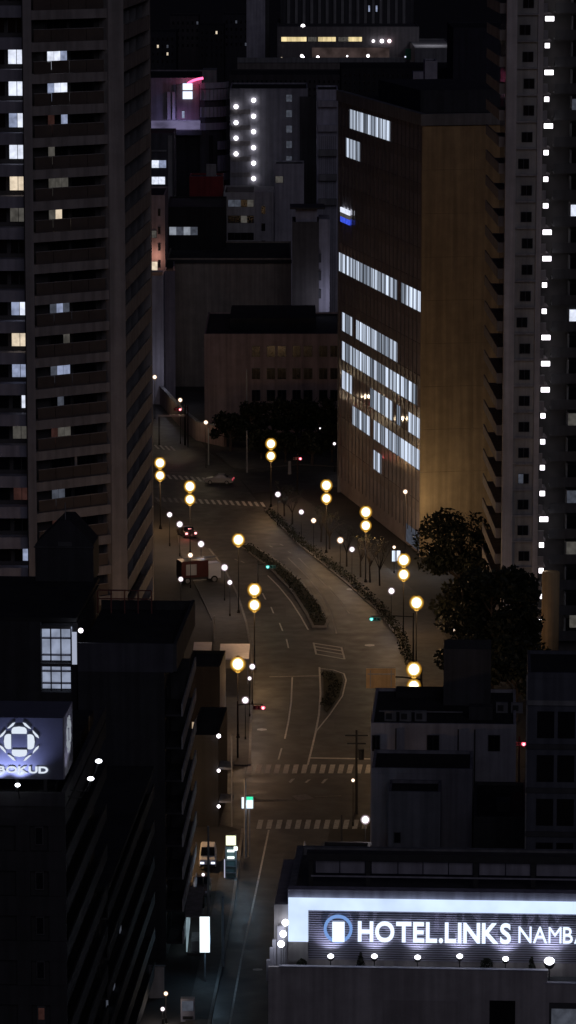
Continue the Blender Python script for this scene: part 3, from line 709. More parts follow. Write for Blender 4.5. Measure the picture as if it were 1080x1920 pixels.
    # stepped glass pylons on the corner, lit globes among them
    for k, (px, y0, y1) in enumerate(((503, 1800, 1807), (509, 1777, 1806), (514, 1762, 1806), (523, 1736, 1806))):
        wbox('pylon', F, F.uat(px, 1800, .4 + .3 * k) - .12, F.uat(px, 1800, .4 + .3 * k) + (.55 if k == 3 else .14), .32 + .3 * k, .60 + .3 * k, zp - 1.2, F.zat(px, y0, .4 + .3 * k), LAVWALL, t)
    # terrace things: flood lights, globes, potted plants
    gl = emit('flood_light_face', (0.9, 0.93, 1.0), 5.0)
    labs = {620: 'small flood light under the round hotel logo', 702: 'flood light below the letter H of the hotel sign', 783: 'flood light under the middle of the word hotel links', 862: 'flood light with pointed reflector below the letter K', 948: 'small flood light below the gap before namba', 1030: 'largest glaring flood light near the right picture edge on the hotel terrace'}
    for px, y in ((620, 1793), (702, 1793), (783, 1795), (862, 1793), (948, 1798), (1030, 1802)):
        u, z = F.hit(px, y, 0.62); p = F.w(u, 0.62, z); fl = thing('flood_light', labs[px], 'flood light', F.w(u, .62, terr), 'flood lights along the hotel terrace')
        r = .36 if px == 1030 else .22
        mb = MB(); mb.ball((p.x, p.y, p.z), r, 12, 8, .75); wmesh('lens', mb, gl, fl, True)
        mb = MB(); mb.tube([(p.x, p.y, terr), (p.x, p.y, p.z - r * .7)], [.05, .04], 6); wmesh('stand', mb, DMETAL, fl)
        mb = MB(); q = F.w(u, .62 - r - .05, z); mb.tube([tuple(F.w(u, .62 - r * .3, z - r * .9)), tuple(F.w(u, .62 + r * .3, z - r * .55))], [r * .9, r * 1.15], 10); wmesh('housing', mb, DMETAL, fl)
        spot('flood', F.w(u, .12, z + .1), F.w(u, 1.5, z + 1.9), 190 if px != 1030 else 240, (.74, .76, 1.0), 100, fl, .05)
    for k, (px, y) in enumerate(((535, 1730), (531, 1751), (527, 1770))):
        u, z = F.hit(px, y, .3 + .35 * (2 - k)); v = .3 + .35 * (2 - k); p = F.w(u, v, z)
        fl = thing('globe_lamp', ('topmost', 'middle', 'lowest')[k] + ' of three white globe lamps stepped up the hotel corner', 'lamp', F.w(u, v, zp - 1.2), 'corner globe lamps')
        mb = MB(); mb.ball(tuple(p), .24); wmesh('globe', mb, gl, fl, True); mb = MB(); mb.tube([(p.x, p.y, zp - 1.2), (p.x, p.y, p.z - .22)], [.04, .04], 6); wmesh('stem', mb, METAL, fl)
    point('corner_globe_light', F.w(.4, -.15, zp + 2.0), 40, (.8, .86, 1), .2, t)
    rnd = random.Random(2)
    for k, (px, sz, lab) in enumerate(((566, .75, 'potted shrub at the left end of the hotel terrace'), (676, .85, 'slim potted conifer between the first two flood lights'), (913, 1.0, 'bushy potted shrub in the dark gap under the letter S'), (997, .8, 'small potted conifer beside the brightest flood light'))):
        u = F.uat(px, 1795, .75); b = F.w(u, .85, terr); pl = thing('potted_plant', lab, 'plant', b)
        mb = MB(); mb.tube([(0, 0, 0), (0, 0, .4)], [.18, .26], 12); part('pot', mb, DMETAL, pl)
        cb = MB(); conif = px in (676, 997)
        for _ in range(420):
            zz = rnd.random(); rr = (.42 * (1 - zz) + .05 if conif else .45 * math.sqrt(max(0, 1 - (2 * zz - 1) ** 2)) + .05) * sz
            a = rnd.uniform(0, 6.28); rr *= math.sqrt(rnd.random()); leaves(cb, (rr * math.cos(a), rr * math.sin(a), .4 + zz * sz * (1.5 if conif else 1.0)), .03, .03, .03, 1, .09, rnd, 0)
        part('foliage', cb, LEAF, pl)
    return F
FH = hotel()

# ================================================================== LEFT FOREGROUND: block with the emblem sign
def emblem(fr, cu, cz, s, v, m, parent):
    """four cushions round a square and eight slim petals"""
    def poly(pts, nm):
        b = MB(); b.yprism(pts, 0, .06); o = part(nm, b, m, parent); o.matrix_local = Matrix.Translation(fr.w(cu, v, cz) - parent.location) @ Matrix.Rotation(-fr.th, 4, 'Z')
    for q in range(4):
        a = q * math.pi / 2; ca, sa = math.cos(a), math.sin(a)
        raw = [(-.38, .43), (.38, .43), (.40, .56), (.37, .68), (.28, .76), (0, .80), (-.28, .76), (-.37, .68), (-.40, .56)]
        poly([((x * ca - y * sa) * s, (x * sa + y * ca) * s) for x, y in raw], 'emblem_cushion')
        for sg in (1, -1):
            raw = [(.20 * sg, 1.02), (.34 * sg, .98), (.62 * sg, .70), (.50 * sg, .72), (.30 * sg, .86)]
            if sg > 0: raw = raw[::-1]
            poly([((x * ca - y * sa) * s, (x * sa + y * ca) * s) for x, y in raw], 'emblem_petal')
def near_left():
    c = PD(122, 1480, 230.0); F = Frame((c.x, c.y), GRID); S, _ = frame2(c, c + Vector((math.sin(GRID), math.cos(GRID), 0)))
    zr = F.zat(60, 1486); dep = 25.0; Wd = 22.0
    t = thing('corner_building', 'black apartment block at the lower left carrying the lit emblem sign', 'building', (c.x, c.y, 0))
    NB = wall_mat('near_black_tile', (0.05, 0.049, 0.052))
    wbox('body', F, -Wd, -0.9, 0.35, dep, 0, zr - .5, NB, t)
    wbox('roof', F, -Wd, -.9, 0.35, dep, zr - .49, zr - .3, BLACKROOF, t)
    wbox('roof_parapet', F, -Wd, 0, 0, .3, zr - .9, zr, DARKWALL, t); wbox('roof_parapet', F, -.3, 0, .31, dep, zr - .9, zr, DARKWALL, t)
    fl = 2.95
    for k in range(9):
        z = zr - 1.2 - k * fl
        if z < 2: break
        wbox('wall_band', F, -Wd, -.02, 0.05, .34, z - 1.0, z + .28, NB, t)
        wbox('wall_pier', F, -1.1, -.02, 0.06, .34, z - fl + .3, z - 1.01, NB, t); wbox('wall_pier', F, -3.2, -2.3, 0.06, .34, z - fl + .3, z - 1.01, NB, t)
        lit = {4: LWR, 6: LWD}.get(k, DARK)
        fr = wbox('window', F, F.uat(67, 1780), F.uat(83, 1780), .22, .33, z - 2.3, z - 1.05, FRAMEM, t)
        if k in (4, 6): wbox('pane', F, F.uat(70, 1780), F.uat(81, 1780), .16, .21, z - 2.0, z - 1.25, emit('bath_window', (.75, .72, .85), .25, .3) if k == 6 else LWR, fr, t)
        else: wbox('pane', F, F.uat(69, 1780), F.uat(81, 1780), .16, .21, z - 2.2, z - 1.15, DARK, fr, t)
        # open corridors along the street side
        wbox('corridor_wall', S, 0.0, dep, 0.0, .12, z - 1.0, z + .1, NB, t)
        wbox('corridor_floor', S, 0.0, dep, .13, .88, z - 1.0, z - .85, NB, t)
        for j in range(5): wbox('door', S, 2 + j * 4.8, 3 + j * 4.8, .84, .895, z - .84, z + 1.2, DMETAL, t)
    # emblem sign box on the roof
    sg = thing('emblem_sign', 'dark rooftop billboard with a white ring emblem and lettering, lit from below', 'sign', F.w(-2, .2, zr))
    SB = mat('sign_board', (0.15, 0.16, 0.22), 0.5, 0.1, 1.0)
    zt, zb = F.zat(60, 1346, .2), F.zat(60, 1461, .2); ur = F.uat(118, 1400, .2); sd = 5.0
    wbox('board', F, -Wd + 2, ur, .2, sd, zb, zt, SB, sg)
    wbox('side_board', F, ur + .005, ur + .08, .25, sd - .05, zb + .02, zt + .02, LAVWALL, sg)
    for u in (-14, -8, -3.2, -1.4):
        wbox('support', F, u, u + .2, .4, .6, zr - .2, zb - .01, DMETAL, sg); wbox('support', F, u, u + .2, sd - .6, sd - .4, zr - .2, zb - .01, DMETAL, sg)
    cu, cz = F.hit(36, 1391, .12); ZW = emit('emblem_white', (.8, .88, 1.0), .92)
    emblem(F, cu, cz, F.uat(72, 1391, .12) - cu, .13, ZW, sg)
    lettering('BOKUD', F, F.uat(-4, 1443, .12), F.uat(90, 1443, .12), F.zat(40, 1449, .12), F.zat(40, 1437, .12), .13, ZW, sg, 0.03, .04)
    S2 = Frame(F.w(ur + .12, .25, 0), S.th); emblem(S2, 2.2, cz, 1.15, -.03, ZW2 := emit('emblem_side', (.8, .88, 1), .3), sg)
    gl = emit('sign_spot_face', (.9, .93, 1.0), 5.0)
    for px, y, lab in ((33, 1472, 'spot light shining up at the emblem board from below'), (-8, 1473, 'spot light below the emblem board, cut by the left edge')):
        u, z = F.hit(px, y, -.75); p = F.w(u, -.75, z); fl_ = thing('spot_light', lab, 'spot light', F.w(u, 0, zr - .5), 'spot lights of the emblem sign')
        mb = MB(); mb.ball(tuple(p), .17, 12, 8, .7); wmesh('lens', mb, gl, fl_, True)
        mb = MB(); mb.tube([tuple(F.w(u, 0.0, zr - .4)), tuple(F.w(u, -.5, z - .3)), tuple(F.w(u, -.75, z - .15))], [.04, .04, .06], 6); wmesh('bracket', mb, DMETAL, fl_)
        spot('beam', F.w(u, -.75, z + .2), F.w(u, .3, z + 2.2), 330, (.5, .55, 1.0), 125, fl_, .08)
    for px, y, lab in ((185, 1427, 'farther spot light on a bracket beside the emblem board'), (170, 1460, 'nearer spot light on a bracket beside the emblem board')):
        v_ = 2.8 if px == 185 else 1.2; d = ray(px, y); o = F.w(0, v_, 0); tt = (Vector((o.x, o.y)).dot(F.v)) / (d.x * F.v.x + d.y * F.v.y); p = Vector((d.x * tt, d.y * tt, HCAM + d.z * tt)); u = (Vector((p.x, p.y)) - F.o).dot(F.u)
        fl_ = thing('spot_light', lab, 'spot light', F.w(0, v_, zr - .5), 'spot lights of the emblem sign')
        mb = MB(); mb.ball(tuple(p), .22, 12, 8, .6); wmesh('lens', mb, gl, fl_, True)
        mb = MB(); mb.tube([tuple(F.w(-.05, v_, zr - .5)), tuple(F.w(u * .6, v_, zr - .6)), (p.x, p.y, p.z - .12)], [.04, .04, .05], 6); wmesh('bracket', mb, DMETAL, fl_)
        spot('beam', p + Vector((-.2, 0, .25)), F.w(ur, v_, cz), 60, (.72, .72, 1.0), 85, fl_, .08)
    # low rear wing along the street
    c2 = F.w(0, dep + .3, 0); F2 = Frame((c2.x, c2.y), GRID); S3 = Frame((c2.x, c2.y), S.th); z2 = 19.0; d2 = 36
    t2 = thing('apartment_block', 'unlit lower block with long dark corridors behind the emblem sign building', 'building', (c2.x, c2.y, 0))
    wbox('body', F2, -18, -.9, 0, d2, 0, z2 - .4, NB, t2); wbox('roof', F2, -18, 0, 0, d2, z2 - .39, z2, BLACKROOF, t2)
    for k in range(6):
        z = z2 - .5 - k * 2.95
        wbox('corridor_wall', S3, 0, d2 - .2, 0, .12, z - 1.9, z - .9, NB, t2); wbox('corridor_floor', S3, 0, d2 - .2, .13, .88, z - 1.9, z - 1.75, NB, t2)
        for j in range(7):
            dd = wbox('door', S3, 1.5 + j * 4.9, 2.5 + j * 4.9, .84, .895, z - 1.74, z + .3, LWDB if (k, j) in ((2, 3), (3, 1), (3, 2)) else DMETAL, t2)
near_left()

# ================================================================== LEFT MIDDLE: slab with street balconies, stair-lit house, roof house
def left_middle():
    c = PD(336, 1300, 301.0); F = Frame((c.x, c.y), GRID); S = Frame((c.x, c.y), R(2.0) - R(90)); dep = 19.0
    zr = F.zat(250, 1207); Wd = F.uat(145, 1207)
    t = thing('apartment_block', 'black slab block with pale street balconies stacked at its right edge', 'building', (c.x, c.y, 0))
    NB = wall_mat('slab_black', (0.045, 0.045, 0.05))
    wbox('body', F, Wd, -1.2, 0, dep, 0, zr - 2.4, NB, t)
    wbox('upper_wall', F, Wd, -.5, 0.02, .3, zr - 2.39, zr, wall_mat('slab_upper', (0.085, .085, .10)), t)
    wbox('roof', F, Wd, -.5, .31, dep, zr - 2.39, zr - .9, BLACKROOF, t); wbox('roof_parapet', F, -.49, -.2, .02, dep, zr - 2.3, zr, DARKWALL, t)
    wbox('roof_parapet', F, Wd, -.5, dep - .3, dep, zr - .89, zr - .1, NB, t)
    z0 = F.zat(339, 1344)
    for k in range(8):
        z = z0 - k * 2.78
        if z < 1: break
        wbox('balcony_front', S, .1, dep - .2, -.28, -.16, z, z + 1.05, PALEWALL, t); wbox('balcony_floor', S, .1, dep - .2, -.15, 1.15, z, z + .16, NB, t)
        for j in range(3): wbox('window', S, 1.2 + j * 5.8, 4.4 + j * 5.8, 1.1, 1.19, z + .2, z + 2.2, LWDB if (k, j) == (4, 1) else DARK, t)
        for j in (1, 2): wbox('partition', S, j * 5.9, j * 5.9 + .08, -.14, 1.08, z + .17, z + 2.4, NB, t)
    # railing on the far roof edge
    rl = thing('roof_railing', 'thin reddish railing frame on the black roof in front of the tower foot', 'railing', F.w(-8, dep - 1, zr - .9))
    RM = mat('red_oxide_steel', (0.16, 0.06, 0.05), 0.6); v = dep - 2; ua, ub = F.uat(183, 1108, v), F.uat(284, 1108, v); zt_ = F.zat(230, 1106, v)
    wbox('top_rail', F, ua, ub, v, v + .1, zt_ - .1, zt_, RM, rl); wbox('lower_rail', F, ua, ub, v + .01, v + .09, F.zat(230, 1124, v), F.zat(230, 1124, v) + .1, RM, rl)
    for k in range(5): wbox('post', F, ua + (ub - ua) * k / 4 - .06, ua + (ub - ua) * k / 4 + .06, v + .02, v + .12, zr - .9, zt_ - .11, RM, rl)
    # building on its left with the lit glass stair
    c3 = F.w(Wd - .3, 2, 0); G = Frame((c3.x, c3.y), GRID); zt = G.zat(100, 1166); W3 = -14.0
    t3 = thing('stair_building', 'dark building with a tall blue-white lit glass stairwell behind the emblem sign', 'building', (c3.x, c3.y, 0))
    u0, u1 = G.uat(76, 1230), G.uat(133, 1230); zm0, zm1, zm2 = G.zat(100, 1296), G.zat(100, 1243), G.zat(100, 1180)
    wbox('body', G, W3, 0, 1.2, 18, 0, zt - .3, NB, t3); wbox('wall', G, W3, u0, 0, 1.19, 0, zt, NB, t3); wbox('wall', G, u1, -.01, 0, 1.19, 0, zt - 1.2, NB, t3)
    wbox('wall', G, u0 + .01, u1 - .01, 0, 1.18, 0, zm0 - .1, NB, t3); wbox('roof', G, W3, 0, .02, 18.1, zt, zt + .35, BLACKROOF, t3)
    STW = emit('stairwell_wall', (.55, .63, .85), .55, .45, .9, sample=True)
    for a, b in ((zm0, zm1 - .35), (zm1, zm2)):
        wbox('stair_back_wall', G, u0 + .02, u1 - .02, 1.05, 1.17, a, b, STW, t3)
        for k in range(4):
            um = u0 + (u1 - u0) * k / 3; wbox('mullion', G, um - .05, um + .05, .1, .25, a, b, FRAMEM, t3)
        wbox('transom', G, u0, u1, .1, .24, b + .01, b + .3, FRAMEM, t3)
        for k in range(2): wbox('stair_landing', G, u0 + .06, u1 - .06, .5, 1.0, a + .5 + k * (b - a) * .5, a + .58 + k * (b - a) * .5, LAVWALL, t3)
    ul = G.uat(147, 1182, -.2); z = G.zat(152, 1182, -.2)
    wbox('lit_side_strip', G, u1 + .1, u1 + .5, -.04, -.005, zm1 - .1, zm2 - .2, emit('strip_light', (.6, .66, .85), .6), t3)
    lm = thing('wall_lamp', 'small bright white lamp beside the lit glass stairwell', 'lamp', G.w(ul + .2, -.2, z)); mb = MB(); p = G.w(ul + .2, -.25, z)
    mb.ball(tuple(p), .2); wmesh('globe', mb, GLOBEW, lm, True); mb = MB(); mb.tube([tuple(p), tuple(G.w(ul + .2, .02, z))], [.05, .05], 6); wmesh('bracket', mb, DMETAL, lm)
    point('wall_lamp_light', G.w(ul + .2, -.6, z + .1), 12, (.8, .85, 1), .1, lm)
    # pointed roof house
    v = 16.0; zb = zt + .3; a, b = G.uat(66, 1050, v), G.uat(175, 1050, v); zs, za = G.zat(120, 1022, v), G.zat(120, 976, v); p0, p1 = G.uat(112, 980, v), G.uat(131, 980, v)
    hs = thing('roof_house', 'black roof house with a pointed hipped top against the left tower', 'roof house', G.w((a + b) / 2, v + 2, zb))
    mb = MB(); mb.yprism([(a, zb), (b, zb), (b, zs), (p1, za), (p0, za), (a, zs)], v, v + 4.5); mb.v = [tuple(G.w(x, y, z)) for x, y, z in mb.v]; wmesh('wall', mb, NB, hs)
    mb = MB(); q = G.w((p0 + p1) / 2, v + .5, za); mb.tube([tuple(q), (q.x, q.y, za + 1.5)], [.06, .04], 6); wmesh('mast', mb, METAL, hs)
    wbox('vent', G, (p0 + p1) / 2 - .6, (p0 + p1) / 2 + .6, v - .06, v - .005, zs - .1, zs + .3, FRAMEM, hs)
    wbox('ledge', G, a - .1, b + .1, v - .1, v - .005, zs - .25, zs - .12, DARKWALL, hs)
left_middle()

# ================================================================== GENERIC BLOCKS, laid out on their own facade
def block(name, label, px0, px1, ytop, D, dep, wall, roof=BLACKROOF, th=0.0, z=None, yref=None, cat='building', parapet=True):
    o = PD(px0, yref if yref is not None else ytop, D); F = Frame((o.x, o.y), th)
    u1, zt = F.hit(px1, ytop); zt = z if z is not None else F.zat((px0 + px1) / 2, ytop)
    t = thing(name, label, cat, (o.x, o.y, 0))
    wbox('wall', F, 0, u1, 0, dep, 0, zt - .5, wall, t)
    wbox('roof', F, 0.26, u1 - .26, .26, dep - .26, zt - .49, zt - .3, roof, t)
    if parapet:
        wbox('roof_parapet', F, 0, u1, 0, .25, zt - .49, zt, wall, t); wbox('roof_parapet', F, 0, u1, dep - .25, dep, zt - .49, zt - .02, wall, t)
        wbox('roof_parapet', F, 0, .25, .26, dep - .26, zt - .49, zt - .01, wall, t); wbox('roof_parapet', F, u1 - .25, u1, .26, dep - .26, zt - .49, zt - .01, wall, t)
    return t, F, u1, zt
def win(t, F, px0, px1, y0, y1, m=DARK, n=2, frame=FRAMEM, out=0.0):
    """a framed window with n panes given by its outline in the survey"""
    ua, za = F.hit(px0, y1); ub, zb = F.hit(px1, y0)
    fr = wbox('window', F, ua, ub, -.08 - out, -.005 - out, za, zb, frame, t); wd = (ub - ua - .1) / n
    for k in range(n):
        mm = m[k % len(m)] if isinstance(m, (tuple, list)) else m
        wbox('pane', F, ua + .05 + k * wd + .02, ua + .05 + (k + 1) * wd - .02, -.12 - out, -.085 - out, za + .05, zb - .05, mm, fr, t)
    return fr

def air_units(t, F, spots, z, m=None):
    for u, v in spots:
        b = wbox('air_unit', F, u, u + 1.1, v, v + .5, z, z + .95, m or GREYWALL, t); wbox('fan_grille', F, u + .15, u + .7, v - .04, v - .005, z + .2, z + .75, DMETAL, b, t)
# ---------- small houses between the left blocks and the street
t, F, u1, zt = block('stair_house', 'narrow dark house with three wall lamps up its street corner', 358, 409, 1378, 345, 12, wall_mat('soot_tile', (.025, .025, .028)), th=GRID)
for k in range(3): wbox('landing', F, u1 + .01, u1 + 1.3, .2, 3, zt - 3.4 - k * 3.25, zt - 3.2 - k * 3.25, GREYWALL, t)
for k, y in enumerate((1380, 1445, 1512)):
    q = F.hit(410, y, -.3); p = F.w(q[0], -.3, q[1])
    lm = thing('wall_lamp', ('top', 'middle', 'lowest')[k] + ' of three round white lamps up the dark stair house', 'lamp', p, 'lamps of the stair house')
    mb = MB(); mb.ball(tuple(p), .2 if k == 0 else .16); wmesh('globe', mb, GLOBEW, lm, True)
    mb = MB(); mb.tube([tuple(p), tuple(F.w(q[0], .05, q[1]))], [.04, .04], 6); wmesh('bracket', mb, DMETAL, lm)
    point('wall_lamp_light', F.w(q[0], -.9, q[1]), 1.2, (1, .88, .85), .1, lm)
wbox('corner_post', F, u1 + 1.2, u1 + 1.32, .1, .3, 0, zt, METAL, t)
t, F, u1, zt = block('brown_house', 'brown street house with one lit window under its roof', 350, 412, 1250, 366, 8, wall_mat('dark_brown_tile', (.05, .04, .032)), th=GRID)
win(t, F, 359, 389, 1353, 1367, emit('lit_window_amber', (1, .74, .5), .5, .3), 2)
wbox('canopy', F, 1, 4, -1.2, -.01, zt - 5.2, zt - 5.0, METAL, t)

# ---------- corrugated canopies by the kerb
CORR = mat('corrugated_roof', (0.46, 0.45, 0.52), 0.45, 0.12, 1.5, 0, .3)
def canopy(label, x0, x1, y0, y1, z):
    c = P((x0 + x1) / 2, (y0 + y1) / 2, z); a = P(x0, y1, z); b = P(x1, y1, z); d = P(x0, y0, z)
    t = thing('canopy', label, 'canopy', (c.x, c.y, 0)); wd = b.x - a.x; dp = d.y - a.y; n = 22
    rb = MB()
    for k in range(n):
        yy = a.y + dp * k / n; rb.box(a.x - c.x, a.x - c.x + wd, yy - c.y, yy - c.y + dp / n * .6, z + .04, z + .09)
    rb.box(a.x - c.x, a.x - c.x + wd, a.y - c.y, a.y - c.y + dp, z - .05, z + .039)
    part('roof', rb, CORR, t)
    for sx in (.1, wd - .2):
        for sy in (.2, dp - .3): part('post', MB().box(a.x - c.x + sx, a.x - c.x + sx + .1, a.y - c.y + sy, a.y - c.y + sy + .1, 0, z - .051), METAL, t)
canopy('pale corrugated parking canopy beside the amber kerb lamp', 411, 467, 1208, 1236, 3.0)
canopy('small pale canopy next to the black slab block', 362, 396, 1205, 1221, 3.0)

# ---------- right foreground houses
t, F, u1, zt = block('flat_roof_house', 'grey walled house with black flat roof right of the zebra crossing', 695, 968, 1357, 335, 15, wall_mat('house_grey', (.40, .39, .43)), th=GRID)
for a, b in ((697, 713), (800, 824), (915, 938)): win(t, F, a, b, 1378, 1408, DARK, 2)
for k, a in enumerate((741, 858, 889)): wbox('downpipe', F, F.uat(a, 1380), F.uat(a + 2.5, 1380), -.12, -.02, zt - 6, zt - .5, DMETAL, t)
ph = F.hit(832, 1217, 9), F.hit(921, 1217, 9); wbox('stair_head', F, ph[0][0], ph[1][0], 9, 13.5, zt - .3, ph[0][1], DARKWALL, t)
wbox('roof_step', F, F.uat(742, 1290, 12), u1 - 3, 12, 14.6, zt - .3, zt + .25, BLACKROOF, t)
air_units(t, F, ((1.2, 2), (2.6, 2), (4.0, 2.1), (11.5, 6), (12.9, 6)), zt - .29); wbox('roof_pipe', F, .6, 8.4, 5, 5.12, zt - .1, zt + .02, METAL, t); wbox('water_tank', F, 9, 11.2, 3, 4.6, zt - .3, zt + .9, DARKWALL, t)
t, F, u1, zt = block('plain_house', 'dark blue-grey blank walled house in front of the flat roofed house', 697, 886, 1441, 327, 7.2, wall_mat('house_bluegrey', (.30, .30, .34)), th=GRID)
win(t, F, 738, 752, 1558, 1578, DARK, 1)
t, F, u1, zt = block('lean_to', 'low lean-to roof built against the plain dark house', 728, 826, 1526, 322, 4.5, wall_mat('lean_to_wall', (.2, .2, .23)), th=GRID, z=9.2)
win(t, F, 738, 752, 1560, 1580, DARK, 1)
t, F, u1, zt = block('shed', 'black roofed shed between the plain house and the tall dark building', 888, 988, 1545, 320, 13, DARKWALL, th=GRID, z=7.4)
wbox('roof_hatch', F, 2, 3.2, 3, 5, zt - .3, zt + .6, DARKWALL, t)
t, F, u1, zt = block('dark_building', 'tall black building at the right edge below the right tower', 990, 1180, 1262, 300, 9, wall_mat('bluish_tile', (.11, .115, .14)), th=GRID)
for k in range(6):
    y = 1322 + 82 * k
    wbox('ledge', F, -.06, u1, -.16, -.005, F.zat(1035, y), F.zat(1035, y - 9), GREYWALL if k == 0 else DARKWALL, t)
    for j in range(5): wbox('window', F, .8 + j * 1.7, 2.2 + j * 1.7, -.03, -.004, F.zat(1035, y + 62), F.zat(1035, y + 12), DARK, t)
wbox('corner_pipe', F, -.12, -.01, .05, .2, 0, zt - .2, METAL, t)
t, F, u1, zt = block('corner_shop', 'low black roofed shop at the crossing corner behind the hotel', 596, 690, 1640, 318, 8, DARKWALL, th=GRID, z=3.6)

# ================================================================== BACKGROUND CITY
t, F, u1, zt = block('school_building', 'long low brown building with paired windows behind the dark trees', 383, 650, 626, 596, 30, BROWNWALL, cat='building')
for r, y in enumerate((658, 700, 741)):
    for x0, x1 in ((472, 488), (500, 516), (520, 537), (548, 564), (569, 586), (598, 614), (619, 634)): win(t, F, x0, x1, y - 10, y + 11, DARK, 2)
wbox('roof_step', F, 4, 18, 8, 26, zt - .3, zt + 1.6, BLACKROOF, t)
wbox('mast', F, F.uat(462, 700), F.uat(462, 700) + .2, -6, -5.8, 0, F.zat(462, 683), METAL, t)
t, F, u1, zt = block('blank_wall_building', 'big windowless dark brown block behind the low school roof', 313, 546, 484, 650, 30, wall_mat('dark_brown_wall', (.27, .235, .20)))
wbox('cornice', F, -.1, u1 + .1, -.3, -.01, zt - .9, zt - .3, BLACKROOF, t)
t, F, u1, zt = block('black_building', 'black block with one wide pale lit window', 311, 421, 388, 668, 22, wall_mat('black_clad', (.02, .02, .022)))
win(t, F, 317, 371, 425, 441, [emit('pale_window', (.62, .68, .8), .42, .35), LWDB], 4)
t, F, u1, zt = block('small_office', 'small pale office with four rows of dark ribbon windows', 419, 478, 361, 690, 16, PALEWALL)
for y, m in ((381, [LWDB, LWDB, DARK, LWD]), (411, [DARK, DARK, LWD]), (443, [DARK]), (472, [LWD, DARK, DARK])): win(t, F, 427, 476, y - 7, y + 7, m, 4)
wbox('side_bay', F, u1 + .01, F.uat(513, 400), 1, 14, 0, zt + .0, wall_mat('side_bay_wall', (.36, .35, .38)), t)
for k in range(5): wbox('side_window', F, u1 + 1.2, u1 + 1.9, .9, .995, zt - 4 - k * 3.2, zt - 2.6 - k * 3.2, DARK, t)
# hotel-like slab with outside stair lamps
t, F, u1, zt = block('stair_lamp_block', 'tall pale block with two columns of round white stair lamps', 431, 577, 166, 714, 20, wall_mat('cool_render', (.30, .30, .35)))
n = 0
SL = emit('stair_lamp', (1, .96, 1), 4.0)
for x, ys in ((442.5, (200, 230, 259, 288.5)), (475.5, (188, 218, 247, 277, 306, 335))):
    for y in ys:
        u, z = F.hit(x, y, -.4); p = F.w(u, -.4, z); mb = MB(); mb.ball(tuple(p), .42, 12, 8); wmesh('stair_lamp', mb, SL, t, True)
        if n % 2 == 0: point('stair_lamp_light', F.w(u, -1.4, z), 4, (1, .9, .95) if x < 460 else (.85, .88, 1), .3, t)
        n += 1
ua, ub = F.uat(433, 300), F.uat(470, 300)
for k in range(7): wbox('stair_landing', F, ua, ub, -.25, -.01, F.zat(450, 214 + 29.5 * k), F.zat(450, 214 + 29.5 * k) + .9, wall_mat('stair_front', (.2, .19, .2)), t)
for y in (184, 213, 242, 271, 299):
    fr = win(t, F, 536, 548, y - 7, y + 7, LWDB, 2, GREYWALL)
wbox('dark_bay', F, F.uat(562, 300), u1 + 1.6, -.5, 0, 0, zt - 1.5, DARKWALL, t)
t, F, u1, zt = block('tall_slab', 'bluish tall slab squeezed against the office block', 594, 634, 168, 700, 14, wall_mat('bluish_clad', (.46, .46, .56)))
for k in range(5): wbox('balcony', F, .3, u1 - .2, -1.0, -.01, F.zat(614, 200 + k * 46), F.zat(614, 188 + k * 46), LAVWALL if k < 2 else GREYWALL, t)
for k in range(9): wbox('rib', F, .4 + k * (u1 - .6) / 9, .5 + k * (u1 - .6) / 9, -.14, -.005, 0, F.zat(614, 255), FRAMEM, t)
t, F, u1, zt = block('grey_box_building', 'small plain lavender grey cube in front of the stair lamp block', 515, 570, 307, 702, 8, LAVWALL)
win(t, F, 516, 531, 330, 343, LWD, 1)
t, F, u1, zt = block('thin_tower', 'slim dark tower with a pale lit right flank', 548, 598, 416, 640, 10, wall_mat('thin_tower_wall', (.11, .10, .095)))
wbox('flank', F, u1 + .01, F.uat(618, 500), .4, 9, 0, zt + .4, LAVWALL, t); wbox('roof_room', F, .6, u1 - .3, 2, 8, zt - .3, zt + 2.0, LAVWALL, t)
wbox('roof_frame', F, -.4, u1 + 1, 1, 8.6, zt + 2.05, zt + 2.35, DMETAL, t)
for k in range(3): wbox('niche', F, u1 - .05, u1 + .4, -.05, .39, zt - 7 - k * 3.1, zt - 5.5 - k * 3.1, DARKWALL, t)
fl = F.w(F.uat(606, 590), -2.5, 0); point('flank_light', F.w(F.uat(608, 560), -4, F.zat(608, 560)), 260, (.75, .75, 1), .4, t)

# left strip of the background, seen past the tower
t, F, u1, zt = block('pink_house', 'narrow pinkish lit house front just right of the left tower', 262, 309, 366, 640, 18, PINKWALL)
for k, y in enumerate((398, 432, 463, 494)): win(t, F, 296, 301, y - 7, y + 7, DARK, 1)
win(t, F, 284, 296, 490, 508, LWW, 1, out=.05)
lz = F.hit(292, 480, -1.2); point('shop_front_light', F.w(lz[0], -1.6, lz[1]), 140, (1, .55, .42), .3, t)
win(t, F, 284, 294, 432, 446, LWD, 1)
t, F, u1, zt = block('shutter_house', 'grey shuttered house front below the pink house', 262, 306, 517, 628, 9, LAVWALL)
for k in range(9): wbox('shutter_slat', F, 3.6, u1 - .4, -.07, -.005, zt - 2 - k * .9, zt - 1.3 - k * .9, GREYWALL, t)
point('shutter_light', F.w(u1 + 1.2, -5, 6.5), 160, (.8, .8, 1), .3, t)
t, F, u1, zt = block('side_house', 'dim purple grey house wall running back beside the shuttered house', 309, 328, 508, 634, 40, wall_mat('dim_purple', (.22, .20, .24)), th=R(-2))
t, F, u1, zt = block('window_block', 'dark block with two rows of bright windows beside the left tower', 262, 326, 250, 700, 14, wall_mat('dark_slate', (.08, .08, .095)))
win(t, F, 284, 312, 300, 315, [LW, LW2], 2); win(t, F, 284, 310, 331, 346, LW, 2)
wbox('pier', F, F.uat(315, 300), F.uat(323, 300), -.4, -.01, 0, zt - .4, GREYWALL, t)
